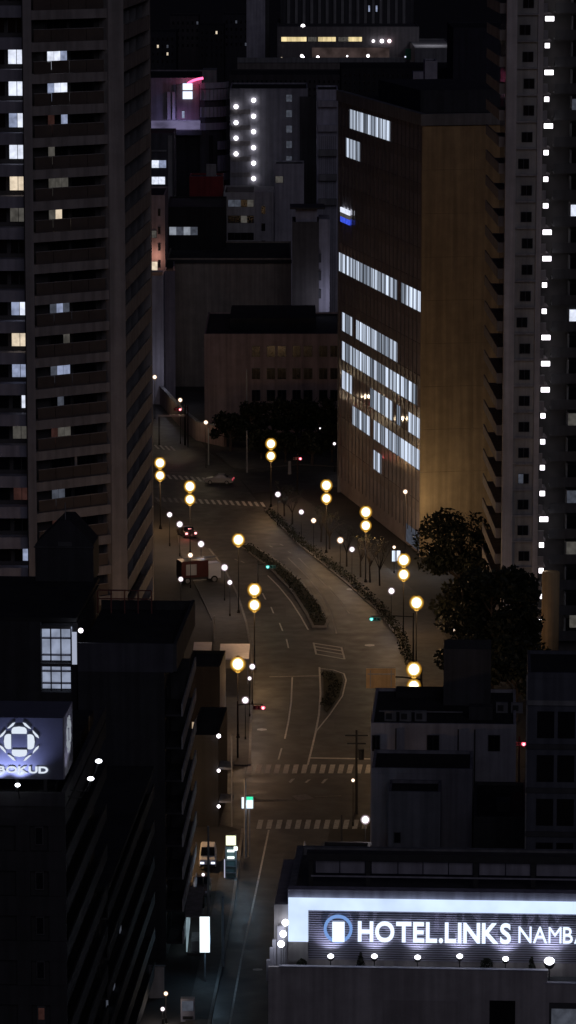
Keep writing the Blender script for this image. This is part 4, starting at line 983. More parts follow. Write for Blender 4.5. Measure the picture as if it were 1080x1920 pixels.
wbox('duct', F, F.uat(284, 280), F.uat(312, 280), -.3, -.01, F.zat(300, 284), F.zat(300, 281), GREYWALL, t)
t, F, u1, zt = block('red_clad_house', 'dull dark red clad rooftop block in front of the stair lamp block', 355, 418, 331, 694, 8, REDWALL)
wbox('plant_box', F, u1 * .5, u1 * .8, .3, 2, zt - .3, zt + 2.2, GREYWALL, t)
# amusement building with the red neon arc
t, F, u1, zt = block('neon_building', 'rounded building with a red neon arc, white sign and purple lit band', 262, 378, 146, 735, 30, wall_mat('mauve_wall', (.25, .23, .26)))
ux = F.uat; zx = F.zat
wbox('purple_band', F, ux(284, 230), ux(376, 230), -1.4, -.01, zx(330, 242), zx(330, 226), PURPLE, t)
wbox('soffit', F, ux(284, 240), ux(378, 240), -2.2, -.01, zx(330, 252), zx(330, 243), DARKWALL, t)
wbox('lower_wall', F, ux(326, 300), ux(400, 300), -1, -.01, 0, zx(330, 253), wall_mat('black_clad2', (.02, .02, .022)), t)
for a, b in ((314, 320), (323, 328)): wbox('column', F, ux(a, 200), ux(b, 200), -.8, -.01, zx(320, 224), zx(320, 172), PALEWALL, t)
wbox('red_backing', F, ux(331, 170), ux(374, 170), -.5, -.01, zx(350, 224), zx(350, 158), wall_mat('mauve_dark', (.16, .10, .11)), t)
wbox('lit_sign', F, ux(343, 160), ux(361, 160), -1.2, -.6, zx(350, 168), zx(350, 156), SIGNL, t); wbox('lit_sign', F, ux(343, 180), ux(361, 180), -1.2, -.6, zx(350, 185), zx(350, 171), SIGNL, t)
wbox('lit_slot', F, ux(341.5, 216), ux(346, 216), -.7, -.52, zx(343, 221), zx(343, 208), LW2, t)
nb = MB(); pts = [F.w(*(lambda q: (q[0], -.8, q[1]))(F.hit(x, y, -.8))) for x, y in ((352, 157), (356, 154), (362, 151), (370, 148.5), (381, 146.5))]
nb.tube([tuple(p) for p in pts], [.24] * 5, 8); o = wmesh('neon_arc', nb, NEON, t, True); o['label'] = 'curved red neon tube on the roof edge'
wbox('roof_room', F, ux(378, 140), ux(405, 140), 6, 14, zt - 3, zt + 1.2, GREYWALL, t)
point('neon_light', F.w(ux(365, 150), -2.2, zx(365, 152)), 160, (1, .1, .3), .4, t); point('band_light', F.w(ux(340, 222), -3.0, zx(340, 222)), 240, (.5, .42, 1), .5, t)
# its curved balcony wing
c0 = PD(375, 200, 733); rad = 9.0
cw = thing('balcony_wing', 'curved wing of grey ribbed balconies right of the neon arc', 'building', (c0.x, c0.y, 0))
def arc(a0, a1, r, n=8): return [(c0.x + r * math.sin(a0 + (a1 - a0) * k / n) * .62, c0.y + 5.5 - r * .6 * math.cos(a0 + (a1 - a0) * k / n)) for k in range(n + 1)]
zz = lambda y: PD(400, y, 730).z
wprism('core', arc(0, R(88), rad - 1.0) + [(c0.x, c0.y + 6)], 0, zz(160), DARKWALL, cw)
for y0, y1 in ((157, 168), (170, 190), (203, 222), (233, 246), (268, 284), (295, 325), (329, 342)):
    wprism('balcony_front', arc(0 if y0 < 240 else R(38), R(88), rad) + arc(0 if y0 < 240 else R(38), R(88), rad - .3)[::-1], zz(y1), zz(y0), LAVWALL, cw)
    if y1 - y0 > 14:
        for k in range(10):
            a = R(8.5 * k + 3); x, y = c0.x + (rad + .06) * math.sin(a) * .62, c0.y + 5.5 - (rad + .06) * .6 * math.cos(a)
            if y0 > 240 and k < 5: continue
            part('rib', MB().box(-.06, .06, -.06, .06, zz(y1), zz(y0)), GREYWALL, cw, Vector((x, y, 0)) - cw.location)

# far terrace complex at the top
t, F, u1, zt = block('terrace_complex', 'wide far building with yellow lit window strips and a lamp-lit terrace', 520, 786, 50, 1080, 60, wall_mat('terrace_wall', (.17, .16, .17)), GREYROOF)
for (a, b), m in (((527, 575), LWY), ((577, 594), LWD), ((596, 630), LWY), ((634, 654), LWD), ((652, 679), LWY)): win(t, F, a, b, 69, 78, m, 4, DARKWALL)
for k, x in enumerate((700, 716, 730)):
    mb = MB(); q = F.hit(x, 77, -.6); mb.ball(tuple(F.w(q[0], -.6, q[1])), .55 if k else .4, 10, 7); wmesh('wall_lamp', mb, (GLOBEW, GLOBEW, emit('lamp_pink', (1, .75, .8), 3))[k], t, True)
q = F.hit(568, 49, .5); mb = MB(); mb.ball(tuple(F.w(q[0], .5, q[1])), .6, 10, 7); wmesh('roof_lamp', mb, GLOBEW, t, True)
F2 = Frame((F.w(0, -26, 0).x, F.w(0, -26, 0).y), 0)
t2 = thing('terrace_deck', 'far planted terrace deck strung with tiny lamps below the yellow windows', 'terrace', F2.w(0, 0, 0))
a, b = F2.uat(445, 115), F2.uat(760, 115); zt2 = F2.zat(600, 112)
wbox('deck', F2, a, b, 0, 25, 0, zt2 - .8, wall_mat('deck_wall', (.19, .17, .16)), t2); wbox('parapet', F2, a, b, -.3, .3, zt2 - .79, zt2 + .6, GREYWALL, t2)
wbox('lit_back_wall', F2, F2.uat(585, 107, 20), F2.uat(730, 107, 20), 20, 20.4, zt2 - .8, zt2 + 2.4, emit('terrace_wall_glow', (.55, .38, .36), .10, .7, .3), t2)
wbox('green_screen', F2, F2.uat(760, 107, 18), F2.uat(826, 107, 18), 18, 18.4, zt2 - .8, zt2 + 2.2, mat('green_screen', (.02, .16, .09), .6), t2)
rnd = random.Random(9)
for x in (528, 566, 569, 596, 622, 646, 651, 690, 706, 718, 734, 748, 760):
    q = F2.hit(x, 108 + rnd.uniform(-5, 8), 6); mb = MB(); p = F2.w(q[0], 6, q[1]); mb.ball(tuple(p), rnd.choice((.25, .3, .45)), 8, 6); wmesh('terrace_lamp', mb, rnd.choice((GLOBEW, LW, LWW, LWW)), t2, True)
t, F, u1, zt = block('grey_slab', 'tall lavender grey slab at the top beside the terrace complex', 462, 497, -60, 1100, 30, LAVWALL)
wbox('slot', F, u1 + .01, u1 + 1.2, 3, 20, 0, zt - 1, DARKWALL, t)
t, F, u1, zt = block('ribbed_tower', 'dark ribbed tower block at the top edge of the picture', 526, 776, -80, 1110, 30, wall_mat('ribbed_dark', (.06, .06, .07)))
for k in range(16): wbox('rib', F, 2 + k * (u1 - 3) / 16, 2.8 + k * (u1 - 3) / 16, -.6, -.01, 20, zt - 1, GREYWALL, t)
for x in (692, 706): win(t, F, x - 2, x + 2, 10, 22, LW2, 1, out=.7)
t, F, u1, zt = block('pale_roof_house', 'pale lit roof edge beside the far terrace', 778, 851, 90, 1040, 58, GREYWALL, PALEWALL)
point('roof_edge_light', F.w(u1 / 2, 20, zt + 6), 900, (.9, .9, 1), .5, t)
t, F, u1, zt = block('dark_far_block', 'flat black block between the office roof and the right tower', 850, 960, 52, 760, 30, wall_mat('far_black', (.035, .035, .05)))
wbox('roof_unit', F, -8, -4.5, 2, 6, zt - 16, zt - 9, LAVWALL, t)
t, F, u1, zt = block('ventilation_house', 'small pale ventilation box on dark roofs behind the office parapet', 797, 820, 114, 660, 8, LAVWALL)
rnd = random.Random(21)
far = [(262, 330, 60, 1250, 'leftmost far dark block with a few window specks'), (318, 372, 30, 1400, 'far dark block behind the neon roof'), (372, 420, 48, 1300, 'far dark block with two bright specks'), (418, 466, 28, 1350, 'far dark block next to the grey slab'), (430, 640, 140, 900, 'black low roofs in front of the far terrace'), (640, 860, 128, 800, 'black roofs behind the office parapet')]
for k, (a, b, y, D, lab) in enumerate(far):
    t, F, u1, zt = block('far_building', lab, a, b, y, D, 25, wall_mat('far_dark_%d' % (k % 3), ((.04, .04, .05), (.055, .05, .055), (.03, .03, .036))[k % 3]))
    for r in range(4):
        for c in range(int((b - a) / 9)):
            x = a + 5 + c * 9; yy = y + 10 + r * 14
            if yy > y + 55: continue
            lit = rnd.random() < .08 and k < 4
            win(t, F, x, x + 4, yy, yy + 6, (LWW if rnd.random() < .4 else LWDB) if lit else DARK, 1, wall_mat('far_frame', (.06, .06, .065)))

# ================================================================== STREET LAMPS
POLE = mat('lamp_pole', (0.014, 0.013, 0.012), 0.55, 0.2, 2.0, 0, .4)
AMB = (1.0, 0.58, 0.27)
def amber_lamp(px, py, label, z=9.2, two=True, power=720, extra=None):
    p = P(px, py, z); t = thing('street_lamp', label, 'street lamp', (p.x, p.y, 0.0), 'amber street lamps')
    mb = MB(); mb.tube([(0, 0, 0), (0, 0, .5), (0, 0, .55), (0, 0, z - .3)], [.15, .15, .08, .045], 10); part('pole', mb, POLE, t)
    part('base', MB().tube([(0, 0, 0), (0, 0, .3)], [.24, .19], 12), POLE, t)
    zs = (z, z - 1.75) if two else (z,)
    for k, zz in enumerate(zs):
        r = .62 - .05 * k
        gb = part('globe', MB().ball((0, -.02, zz), r * 1.32, 18, 12, 1.05), SHELLO, t, smooth=True)  # outer and inner shells glow to imitate glare round the bulb
        part('inner_glare', MB().ball((0, -.02, zz), r * 1.08, 16, 10, 1.05), SHELLI, gb, smooth=True)
        part('bulb', MB().ball((0, -.02, zz), r * .84, 16, 10, 1.05), GLOBEO, gb, smooth=True)
        sh = MB(); sh.tube([(0, -.02, zz - r * 1.45), (0, -.02, zz - r * 1.3)], [r * .3, r * .45], 14); part('collar', sh, GLOBEO2, t)
        sh = MB(); sh.tube([(0, -.02, zz + r * 1.34), (0, -.02, zz + r * 1.45)], [r * .4, r * .12], 12); part('cap', sh, POLE, t)
    for sx in (-1, 1):
        point('lamp_light', (p.x + 1.0 * sx, p.y - .9, zs[-1] - .9), power / 2, AMB, .3, t)
    return t
amber_lamp(477, 1106, 'double amber globe lamp at the left kerb above the parking bays')
amber_lamp(508, 832, 'double amber globe lamp at the far corner by the dark park trees')
amber_lamp(300, 868, 'double amber globe lamp touching the left tower edge', power=1300)
amber_lamp(356, 912, 'double amber globe lamp over the left kerb near the far zebra crossing')
amber_lamp(612, 910, 'farthest double amber globe lamp on the right pavement')
amber_lamp(686, 960, 'double amber globe lamp standing before the office facade')
amber_lamp(757, 1050, 'double amber globe lamp at the office corner nearest the big trees')
amber_lamp(447, 1012, 'single amber globe lamp at the head of the median', two=False, power=600)
amber_lamp(446, 1245, 'single amber globe lamp beside the pale parking canopy', two=False, power=700, z=8.0)
amber_lamp(781, 1130, 'single amber globe lamp over the signal arm by the right kerb', two=False, power=600)
amber_lamp(776, 1255, 'amber globe lamp just above the black flat roof', power=720)
amber_lamp(238, 1432, 'unseen amber globe lamp added at the foot of the left tower', power=2600, z=9.0)  # lamp added out of view to put warm light on the tower foot
def globe_lamp(px, py, label, z=4.3, r=.36, warm=False, power=70, rest=0.13, group='white pavement lamps'):
    p = P(px, py, z); t = thing('globe_lamp', label, 'lamp', (p.x, p.y, 0), group)
    part('post', MB().tube([(0, 0, 0), (0, 0, .4), (0, 0, .45), (0, 0, z - r * 1.25)], [.09, .09, .045, .035], 8), POLE, t)
    gb = part('globe', MB().ball((0, 0, z), r * 1.2, 14, 9), shell_mat('frosted_glare_warm', (1.0, .62, .38), 0.6, .4) if warm else SHELLW, t, smooth=True); part('bulb', MB().ball((0, 0, z), r * .84, 14, 9), GLOBEWW if warm else GLOBEW, gb, smooth=True)  # outer shell glows for the lamp's soft glare
    part('collar', MB().tube([(0, 0, z - r * 1.4), (0, 0, z - r * 1.2)], [.06, r * .35], 10), POLE, t)
    point('lamp_light', (p.x, p.y - r - .25, z - r * .6), power, (1, .78, .5) if warm else (1, .9, .95), .2, t); return t
G = globe_lamp
G(521, 927, 'white globe lamp at the far end of the right pavement, nearest the far zebra')
G(565, 960, 'second white globe lamp along the right pavement from the far zebra', r=.32)
G(588, 976, 'third lamp along the right pavement from the far zebra, slightly warm', r=.32, warm=True)
G(638, 1013, 'fourth lamp along the right pavement from the far zebra, warm orange', r=.38, warm=True)
G(660, 1030, 'fifth lamp along the right pavement from the far zebra, white', r=.32)
G(734, 1108, 'nearest white globe lamp on the right pavement, below the office corner')
G(318, 965, 'farthest white globe lamp on the left pavement beside the tower', r=.33)
G(337, 983, 'white globe lamp just above the braking car', r=.38)
G(377, 1020, 'white globe lamp behind the parked red and white truck', r=.38)
G(421, 1064, 'large white globe lamp right of the parked truck', r=.38)
G(431, 1092, 'smaller white globe lamp under the large one right of the truck', r=.28)
G(339, 1086, 'white globe lamp left of the truck at the black roof edge', r=.28)
G(473, 1250, 'white globe lamp right beside the amber canopy lamp', r=.30)
G(460, 1313, 'white globe lamp left of the red signal on the near left kerb', r=.34)
G(468, 1272, 'small tilted white lamp below the amber canopy lamp', r=.20, power=25)
G(685, 1537, 'bright white lamp on the corner before the plain dark house', r=.36, z=5.0, power=110)
G(662, 1463, 'tiny yellow lamp on the pole at the right end of the near zebra', r=.16, z=4.5, warm=True, power=22)
G(850, 1180, 'small white lamp low in front of the big dark trees', r=.24, z=3.2, warm=True, power=90)
G(880, 1215, 'lowest small white lamp just above the stair head roof', r=.22, z=3.0, power=25)
G(627, 832, 'small white lamp at the foot of the office block far end', r=.22, power=25)
G(600, 803, 'faint tiny lamp inside the dark park', r=.12, power=8)
G(622, 567, 'warm white lamp high behind the office block far corner', r=.50, z=6, warm=True, power=160)
G(605, 576, 'small white lamp left of the warm far lamp', r=.28, z=6, power=80)
G(613, 604, 'flat white lamp low behind the school roof', r=.26, z=6, power=80)
G(290, 707, 'warm lamp at the tower edge above the far road', r=.32, z=7, warm=True, power=200)
G(338, 750, 'warm lamp above the red far signal', r=.30, z=7, warm=True, power=200)
G(386, 792, 'warm lamp on a tall pole at the far road wall', r=.30, z=7, warm=True, power=200)
G(357, 1041, 'flat yellow lamp over the parked truck', r=.3, z=4.2, warm=True, power=40)
G(739, 1026, 'small pinkish lamp at the office entrance', r=.2, z=3.5, warm=True, power=20)
G(760, 922, 'extra warm lamp added at a reflected spot before the office corner', r=.28, z=9.5, warm=True, power=700)  # extra lamp at a reflected spot, power raised to brighten the beige wall

# ================================================================== TRAFFIC SIGNALS
def signal(px, py, label, colour, z=5.4, arm=0.0, horiz=True, power=0, group='traffic signals'):
    p = P(px, py, z); side = arm; t = thing('traffic_signal', label, 'traffic signal', (p.x + side, p.y + .2, 0), group)
    part('pole', MB().tube([(0, 0, 0), (0, 0, z + .7)], [.1, .07], 8), POLE, t)
    if side: part('arm', MB().tube([(0, 0, z + .25), (-side * .5, 0, z + .35), (-side - .4 * (1 if side > 0 else -1), 0, z + .3)], [.06, .05, .04], 7), POLE, t)
    part('housing', MB().box(-side - .62, -side + .62, -.14, .08, z - .2, z + .22), DMETAL, t)
    for k in range(3):
        lit = (k == (2 if colour is REDL else 0)); c = (-side + (k - 1) * .4 * (1 if True else 0), -.17, z)
        if colour is REDL and k == 2: xoff = c[0]
        b = MB(); b.ball((c[0], -.15, z), .15 if not lit else .21, 12, 8); part('lens', b, colour if lit else DARK, t, smooth=True)
        if lit: part('lens_core', MB().ball((c[0], -.30, z), .12, 10, 7), REDC if colour is REDL else emit('signal_green_core', (.5, 1, .95), 1.4), t, smooth=True)
        part('visor', MB().box(c[0] - .17, c[0] + .17, -.42, -.141, z + .21, z + .235), DMETAL, t)
    point('signal_light', (p.x, p.y - 1.0, z), 20, (1, .1, .12) if colour is REDL else (.1, .9, .7), .15, t)
signal(486, 1327, 'red traffic signal at the near left kerb', REDL, arm=-2.2)
signal(558, 860, 'red traffic signal beside the white post at the far corner', REDL)
signal(974, 1395, 'red signal light against the dark building on the right', REDL, z=8.5)
signal(333, 768, 'red traffic signal hanging above the far road', REDL, z=6.0, arm=1.6)
signal(508, 1063, 'green traffic signal over the median', GREENL, arm=-1.6)
signal(703, 1161, 'green traffic signal on a long arm from the right kerb', GREENL, arm=4.4)
# utility posts and sign boards
def pole(px, py, h, label, r=.12, m=POLE, lampless=True, arms=0):
    p = P(px, py, 0); t = thing('utility_pole', label, 'pole', (p.x, p.y, 0)); part('shaft', MB().tube([(0, 0, 0), (0, 0, h)], [r, r * .7], 9), m, t)
    for k in range(arms): part('crossarm', MB().box(-1.1 + .2 * k, 1.1 - .2 * k, -.06, .06, h - .6 - .8 * k, h - .48 - .8 * k), m, t)
    if arms: part('transformer', MB().tube([(.45, 0, h - 2.9), (.45, 0, h - 1.9)], [.28, .28], 12), DMETAL, t)
pole(463, 886, 6.4, 'pale post with a short arm at the far street corner', .16, METAL)
pole(543, 889, 2.0, 'thick pale post left of the far red signal', .28, PALEWALL)
pole(391, 872, 5.8, 'pole on the far road in front of the retaining wall', .13, METAL)
pole(668, 1526, 8.3, 'black utility pole with transformer at the right end of the near zebra', .15, DMETAL, arms=2)
pole(640, 1590, 3.2, 'black pole at the end of the lower zebra crossing', .12, DMETAL, arms=0)
pole(460, 1610, 7.6, 'pale utility pole on the near left kerb', .15, METAL, arms=0)
pole(418, 1812, 6.0, 'grey pole on the near left pavement by the side street', .14, METAL)
pole(391, 1716, 8.0, 'tall grey pole beside the white vertical lit sign', .12, METAL)
pole(402, 1205, 3.2, 'short post in the left parking bays', .1, METAL)
# road sign board on its gantry
p = P(714, 1272, 5.5); sgn = thing('road_sign', 'large blank amber lit road sign board above the black flat roof', 'road sign', (p.x + 4.3, p.y + .3, 0))
part('board', MB().box(-5.85, -2.75, -.3, -.2, 4.45, 6.55), BEIGE, sgn)
for x in (-5.4, -3.2): part('stiffener', MB().box(x - .06, x + .06, -.36, -.301, 4.6, 6.4), METAL, sgn)
part('stiffener', MB().box(-5.7, -2.9, -.36, -.301, 5.9, 6.05), METAL, sgn)
part('arm', MB().tube([(0, 0, 5.3), (-2, -.1, 5.6), (-5.5, -.1, 5.7)], [.1, .08, .06], 8), POLE, sgn); part('post', MB().tube([(0, 0, 0), (0, 0, 6.4)], [.16, .1], 10), POLE, sgn)

# ================================================================== LIT STREET SIGNS (left pavement)
def lit_box(name, label, px, y0, y1, wpx, z0, mats, post=True):
    """box sign standing over the pavement: bottom at z0 where the survey puts it"""
    b = P(px, y1, z0); D = b.y; zt = PD(px, y0, D).z; wd = wpx * D / FPX / 1.0
    t = thing(name, label, 'sign', (b.x, b.y + .15, 0)); n = len(mats); dz = (zt - z0) / sum(k for k, _ in mats); z = zt
    part('casing', MB().box(-wd / 2 - .05, wd / 2 + .05, -.1, .16, z0 - .05, zt + .05), FRAMEM, t)
    for k, m in mats:
        part('lit_face', MB().box(-wd / 2, wd / 2, -.16, -.101, z - dz * k + .01, z - .01), m, t); z -= dz * k
    if post: part('post', MB().tube([(0, .03, 0), (0, .03, z0 - .05)], [.08, .08], 8), METAL, t)
    return t, D, zt, wd
t, D, zt, wd = lit_box('vertical_sign', 'tall white lit vertical sign box on the near left pavement', 384, 1719, 1786, 19, 2.6, [(1, emit('vertical_sign_white', (.85, .97, 1), 1.6, sample=True))])
point('sign_glow', (t.location.x + .5, t.location.y - 1.2, 3.5), 90, (.36, .68, 1), .3, t)
t, D, zt, wd = lit_box('shop_sign', 'white lit box sign with green top at the crossing corner', 467, 1494, 1516, 15, 4.6, [(.28, emit('sign_green', (.05, .9, .45), 1.1)), (.72, emit('sign_cool_white', (.75, .9, 1.0), 1.4))])
part('side_face', MB().box(-wd / 2 - .32, -wd / 2 - .1, -.12, .1, 4.6, zt - .1), MATS['sign_cool_white'], t)
point('sign_glow', (t.location.x + .3, t.location.y - 1, 5), 30, (.7, .85, 1), .3, t)
t, D, zt, wd = lit_box('kiosk_sign', 'yellow-white lit box sign on top of a glass telephone kiosk', 433, 1567, 1585, 19, 3.2, [(1, emit('sign_yellow', (.95, 1.0, .62), 1.5))], False)
x0 = -wd / 2
part('lamp', MB().box(.25, .6, -.3, -.17, 2.75, 3.1), emit('kiosk_lamp', (.9, 1, .95), 1.6), t)
for k, (a, b, m) in enumerate(((2.55, 2.72, 'kiosk_lamp'), (1.95, 2.1, 'kiosk_lamp'))): part('shelf_light', MB().box(x0 + .1, x0 + .75, -.1, .1, a, b), MATS[m], t)
for sx in (-.48, .46): part('frame_post', MB().box(sx - .03, sx + .03, -.2, .1, 0, 3.1), METAL, t)
for z in (.6, 1.2, 1.8): part('shelf', MB().box(-.45, .43, -.15, .1, z, z + .04), METAL, t)
part('pane', MB().box(-.44, .42, .12, .14, .1, 3.0), mat('kiosk_glass', (.12, .16, .15), .15, .1, 1, 0, 0, .5), t)
part('light_tube', MB().box(-.62, -.54, -.2, -.12, .2, 1.9), emit('kiosk_tube', (.7, .72, .95), .7), t)
point('sign_glow', (t.location.x + .9, t.location.y - 1.4, 2.6), 60, (.36, .68, 1), .3, t)
point('sign_glow', (t.location.x + 1.6, t.location.y - 8, 2.8), 70, (.36, .68, 1), .4, t)
# lit shop entrance under the black slab block
q = P(352, 1785, 0); F = Frame((q.x - 1.4, q.y + 12), GRID - R(90) + 0.0)
se = thing('shop_entrance', 'pale blue lit shop entrance at the foot of the black slab block', 'shop front', (q.x, q.y, 0))
SF = emit('shop_glow', (.55, .75, .85), .42, .5, .8, sample=True)
part('lit_panel', MB().box(-.1, 0, -1, 3.4, .3, 3.0), SF, se); part('lit_panel', MB().box(-.1, 0, 3.6, 8, .3, 3.2), SF, se)
part('awning', MB().box(-.2, 1.2, -1, 8, 3.3, 3.45), GREYWALL, se); part('step', MB().box(0, 1.4, -1, 3.4, 0, .2), PAVE, se)
part('counter', MB().box(.3, 1.2, -.6, 2.2, .21, 1.1), GREYWALL, se)
# little yard lights at the bottom left
for px, y, lab in ((311, 1863, 'warm small lamp on the yard wall at the bottom left'), (305, 1892, 'white small lamp on the ground of the bottom left yard')):
    globe_lamp(px, y, lab, z=2.4 if y < 1880 else 1.2, r=.16, power=22, warm=y < 1880, group='yard lamps')
q = P(300, 1880, 0); yw = thing('yard_wall', 'low pale wall end lit by the small yard lamps', 'wall', q); part('wall', MB().box(-.9, .3, 1.2, 1.5, 0, 2.6), PALEWALL, yw); part('coping', MB().box(-1, .4, 1.15, 1.55, 2.6, 2.7), GREYWALL, yw)
q = P(352, 1915, 0); yb = thing('vending_machine', 'pale vending machine by the pavement at the bottom left', 'vending machine', q); part('cabinet', MB().box(-.55, .55, -.1, .6, 0, 1.85), LAVWALL, yb); part('display', MB().box(-.45, .45, -.13, -.101, .9, 1.7), LWDB, yb); part('slot', MB().box(-.4, .4, -.13, -.101, .2, .45), DMETAL, yb)
# traffic cone by the hotel roof
q = P(571, 1592, 0); cn = thing('traffic_cone', 'small pale traffic cone at the side street corner', 'traffic cone', q); part('cone', MB().tube([(0, 0, .06), (0, 0, .75)], [.2, .05], 12), PALEWALL, cn); part('base', MB().box(-.27, .27, -.27, .27, 0, .06), DMETAL, cn)

# ================================================================== VEHICLES
RUB = mat('tyre_rubber', (.02, .02, .02), .8); CGL = mat('car_glass', (.01, .011, .013), .06, .1, 1, 0, 0, .7)
def car(name, label, pos, heading, paint, L=4.3, W=1.72, H=1.5, van=False, head=None, tail=None):
    """heading: direction the nose points, degrees from +y clockwise; body runs along local y"""
    t = thing(name, label, 'van' if van else 'car', pos); t.rotation_euler = (0, 0, -R(heading)); h = L / 2
    if van: prof = [(-h, .32), (-h, 1.0), (-h + .1, H - .12), (-h + .45, H), (h - 1.35, H), (h - .62, 1.08), (h - .1, .95), (h, .75), (h, .32)]
    else: prof = [(-h, .34), (-h, .82), (-h + .25, .96), (-h + .75, 1.0), (-h + 1.35, H), (h - 2.0, H), (h - 1.15, .98), (h - .15, .82), (h, .66), (h, .34)]
    b = MB(); n = len(prof); secs = ((-W / 2, .94), (-W / 2 + .1, 1.0), (W / 2 - .1, 1.0), (W / 2, .94))
    for x, s in secs:
        for y, z in prof:
            nx = x * (.84 if z > 1.02 else 1.0); b.v.append((nx, y * (s if s < 1 else 1), .32 + (z - .32) * s))
    for k in range(3):
        for j in range(n): a = k * n + j; c = k * n + (j + 1) % n; b.f.append((a, c, c + n, a + n))
    b.f.append(tuple(range(n - 1, -1, -1))); b.f.append(tuple(range(3 * n, 4 * n))); part('body', b, paint, t)
    ws = W * .42 - .06
    if van: a0, a1, c0, c1 = (h - 1.30, H - .06), (h - .68, 1.14), (-h + .03, H - .3), (-h - .01, 1.05)
    else: a0, a1, c0, c1 = (h - 1.95, H - .05), (h - 1.22, 1.04), (-h + 1.28, H - .06), (-h + .82, 1.05)
    def pane(nm, p, q, off):
        d = Vector((0, q[0] - p[0], q[1] - p[1])); nn = Vector((0, -d.z, d.y)).normalized(); nn = nn if nn.z > 0 else -nn
        m = MB(); e = nn * off; m.v = [(-ws, p[0] + e.y, p[1] + e.z), (ws, p[0] + e.y, p[1] + e.z), (ws * 1.08, q[0] + e.y, q[1] + e.z), (-ws * 1.08, q[0] + e.y, q[1] + e.z)]; m.f = [(0, 1, 2, 3)]; part(nm, m, CGL, t)
    pane('windscreen', a0, a1, .05); pane('rear_window', c0, c1, .05)
    for sx in (-1, 1):
        m = MB(); xx = sx * (W / 2 * .84 + .02); zz = 1.05; m.v = [(xx * 1.04, c1[0] + .35, zz), (xx * 1.04, a1[0] - .25, zz), (xx, a0[0] - .1, H - .16), (xx, c0[0] + .1, H - .16)]; m.f = [(0, 1, 2, 3)]; part('side_window', m, CGL, t)
        for y in (-h + .85, h - .85):
            wl = part('wheel', MB().tube([(sx * (W / 2 - .2), y, .32), (sx * (W / 2 + .01), y, .32)], [.32, .32], 16), RUB, t); part('rim', MB().tube([(sx * (W / 2 + .011), y, .32), (sx * (W / 2 + .03), y, .32)], [.2, .18], 12), METAL, wl)
        part('headlight', MB().box(sx * (W / 2 - .28) - .18, sx * (W / 2 - .28) + .18, h - .06, h + .03, .58, .76), head or LAVWALL, t)
        part('tail_light', MB().box(sx * (W / 2 - .22) - .16, sx * (W / 2 - .22) + .16, -h - .03, -h + .05, .66, .92), tail or REDWALL, t)
    part('bumper', MB().box(-W / 2 + .1, W / 2 - .1, h - .04, h + .05, .34, .52), DMETAL, t); part('number_plate', MB().box(-.18, .18, -h - .03, -h + .02, .5, .64), PALEWALL, t)
    return t
WHITEP = mat('car_paint_white', (.6, .6, .63), .3, .05, 1, 0, 0, .5); DARKP = mat('car_paint_dark', (.05, .035, .035), .3, .05, 1, 0, 0, .5); SILVP = mat('car_paint_silver', (.3, .3, .31), .3, .05, 1, 0, .4, .5)
q = P(350, 1006, .012); c = car('car', 'dark car with red brake lights on the far left lane', q, -18, DARKP, tail=emit('brake_light', (1, .35, .35), 3.0)); point('brake_glow', (q.x, q.y - 3.2, .8), 25, (1, .1, .1), .2)
part('brake_light', MB().box(-.2, .2, -1.5, -1.42, 1.28, 1.36), MATS['brake_light'], c)
q = P(411, 907, .015); car('car', 'dark car with a dim red tail light crossing at the far junction', q, -82, SILVP, L=4.2, tail=emit('tail_dim', (1, .12, .16), .8))
q = P(390, 1622, .13); car('van', 'white van parked nose on beside the stair house', q, 180, WHITEP, L=3.5, W=1.55, H=1.85, van=True, head=HEADL)
q = P(377, 1675, .13); car('car', 'dark parked car in front of the white van, under a small lamp', q, 180, DARKP, L=4.0)
globe_lamp(381, 1640, 'small white lamp over the parked dark car', z=3.0, r=.14, power=18, group='yard lamps')
# parked truck with red body
q = P(372, 1092, .0); tr = thing('truck', 'red and white parked truck half hidden by the black roofs', 'truck', q); tr.rotation_euler = (0, 0, R(-70))
TRED = mat('truck_red', (.07, .018, .018), .4, .1, 1); part('cargo_box', MB().box(-1.05, 1.05, -2.6, 1.0, .9, 3.0), TRED, tr)
part('side_panel', MB().box(1.051, 1.07, -2.0, -.6, 1.2, 2.6), PALEWALL, tr); part('cab', MB().yprism([(-1.0, .6), (1.0, .6), (1.0, 1.6), (.85, 2.5), (-.85, 2.5), (-1.0, 1.6)], 1.05, 2.7), WHITEP, tr)
part('windscreen', MB().box(-.85, .85, 2.701, 2.73, 1.5, 2.3), CGL, tr); part('chassis', MB().box(-.8, .8, -2.6, 2.6, .55, .89), DMETAL, tr)
part('roof_ladder', MB().tube([(.3, -2.0, 3.1), (.3, 2.4, 3.25)], [.06, .06], 6), METAL, tr); part('roof_ladder', MB().tube([(-.3, -2.0, 3.1), (-.3, 2.4, 3.25)], [.06, .06], 6), METAL, tr)
for sx in (-1, 1):
    for y in (-1.8, 1.8): wl = part('wheel', MB().tube([(sx * .75, y, .48), (sx * 1.06, y, .48)], [.48, .48], 16), RUB, tr); part('rim', MB().tube([(sx * 1.061, y, .48), (sx * 1.09, y, .48)], [.28, .25], 12), METAL, wl)

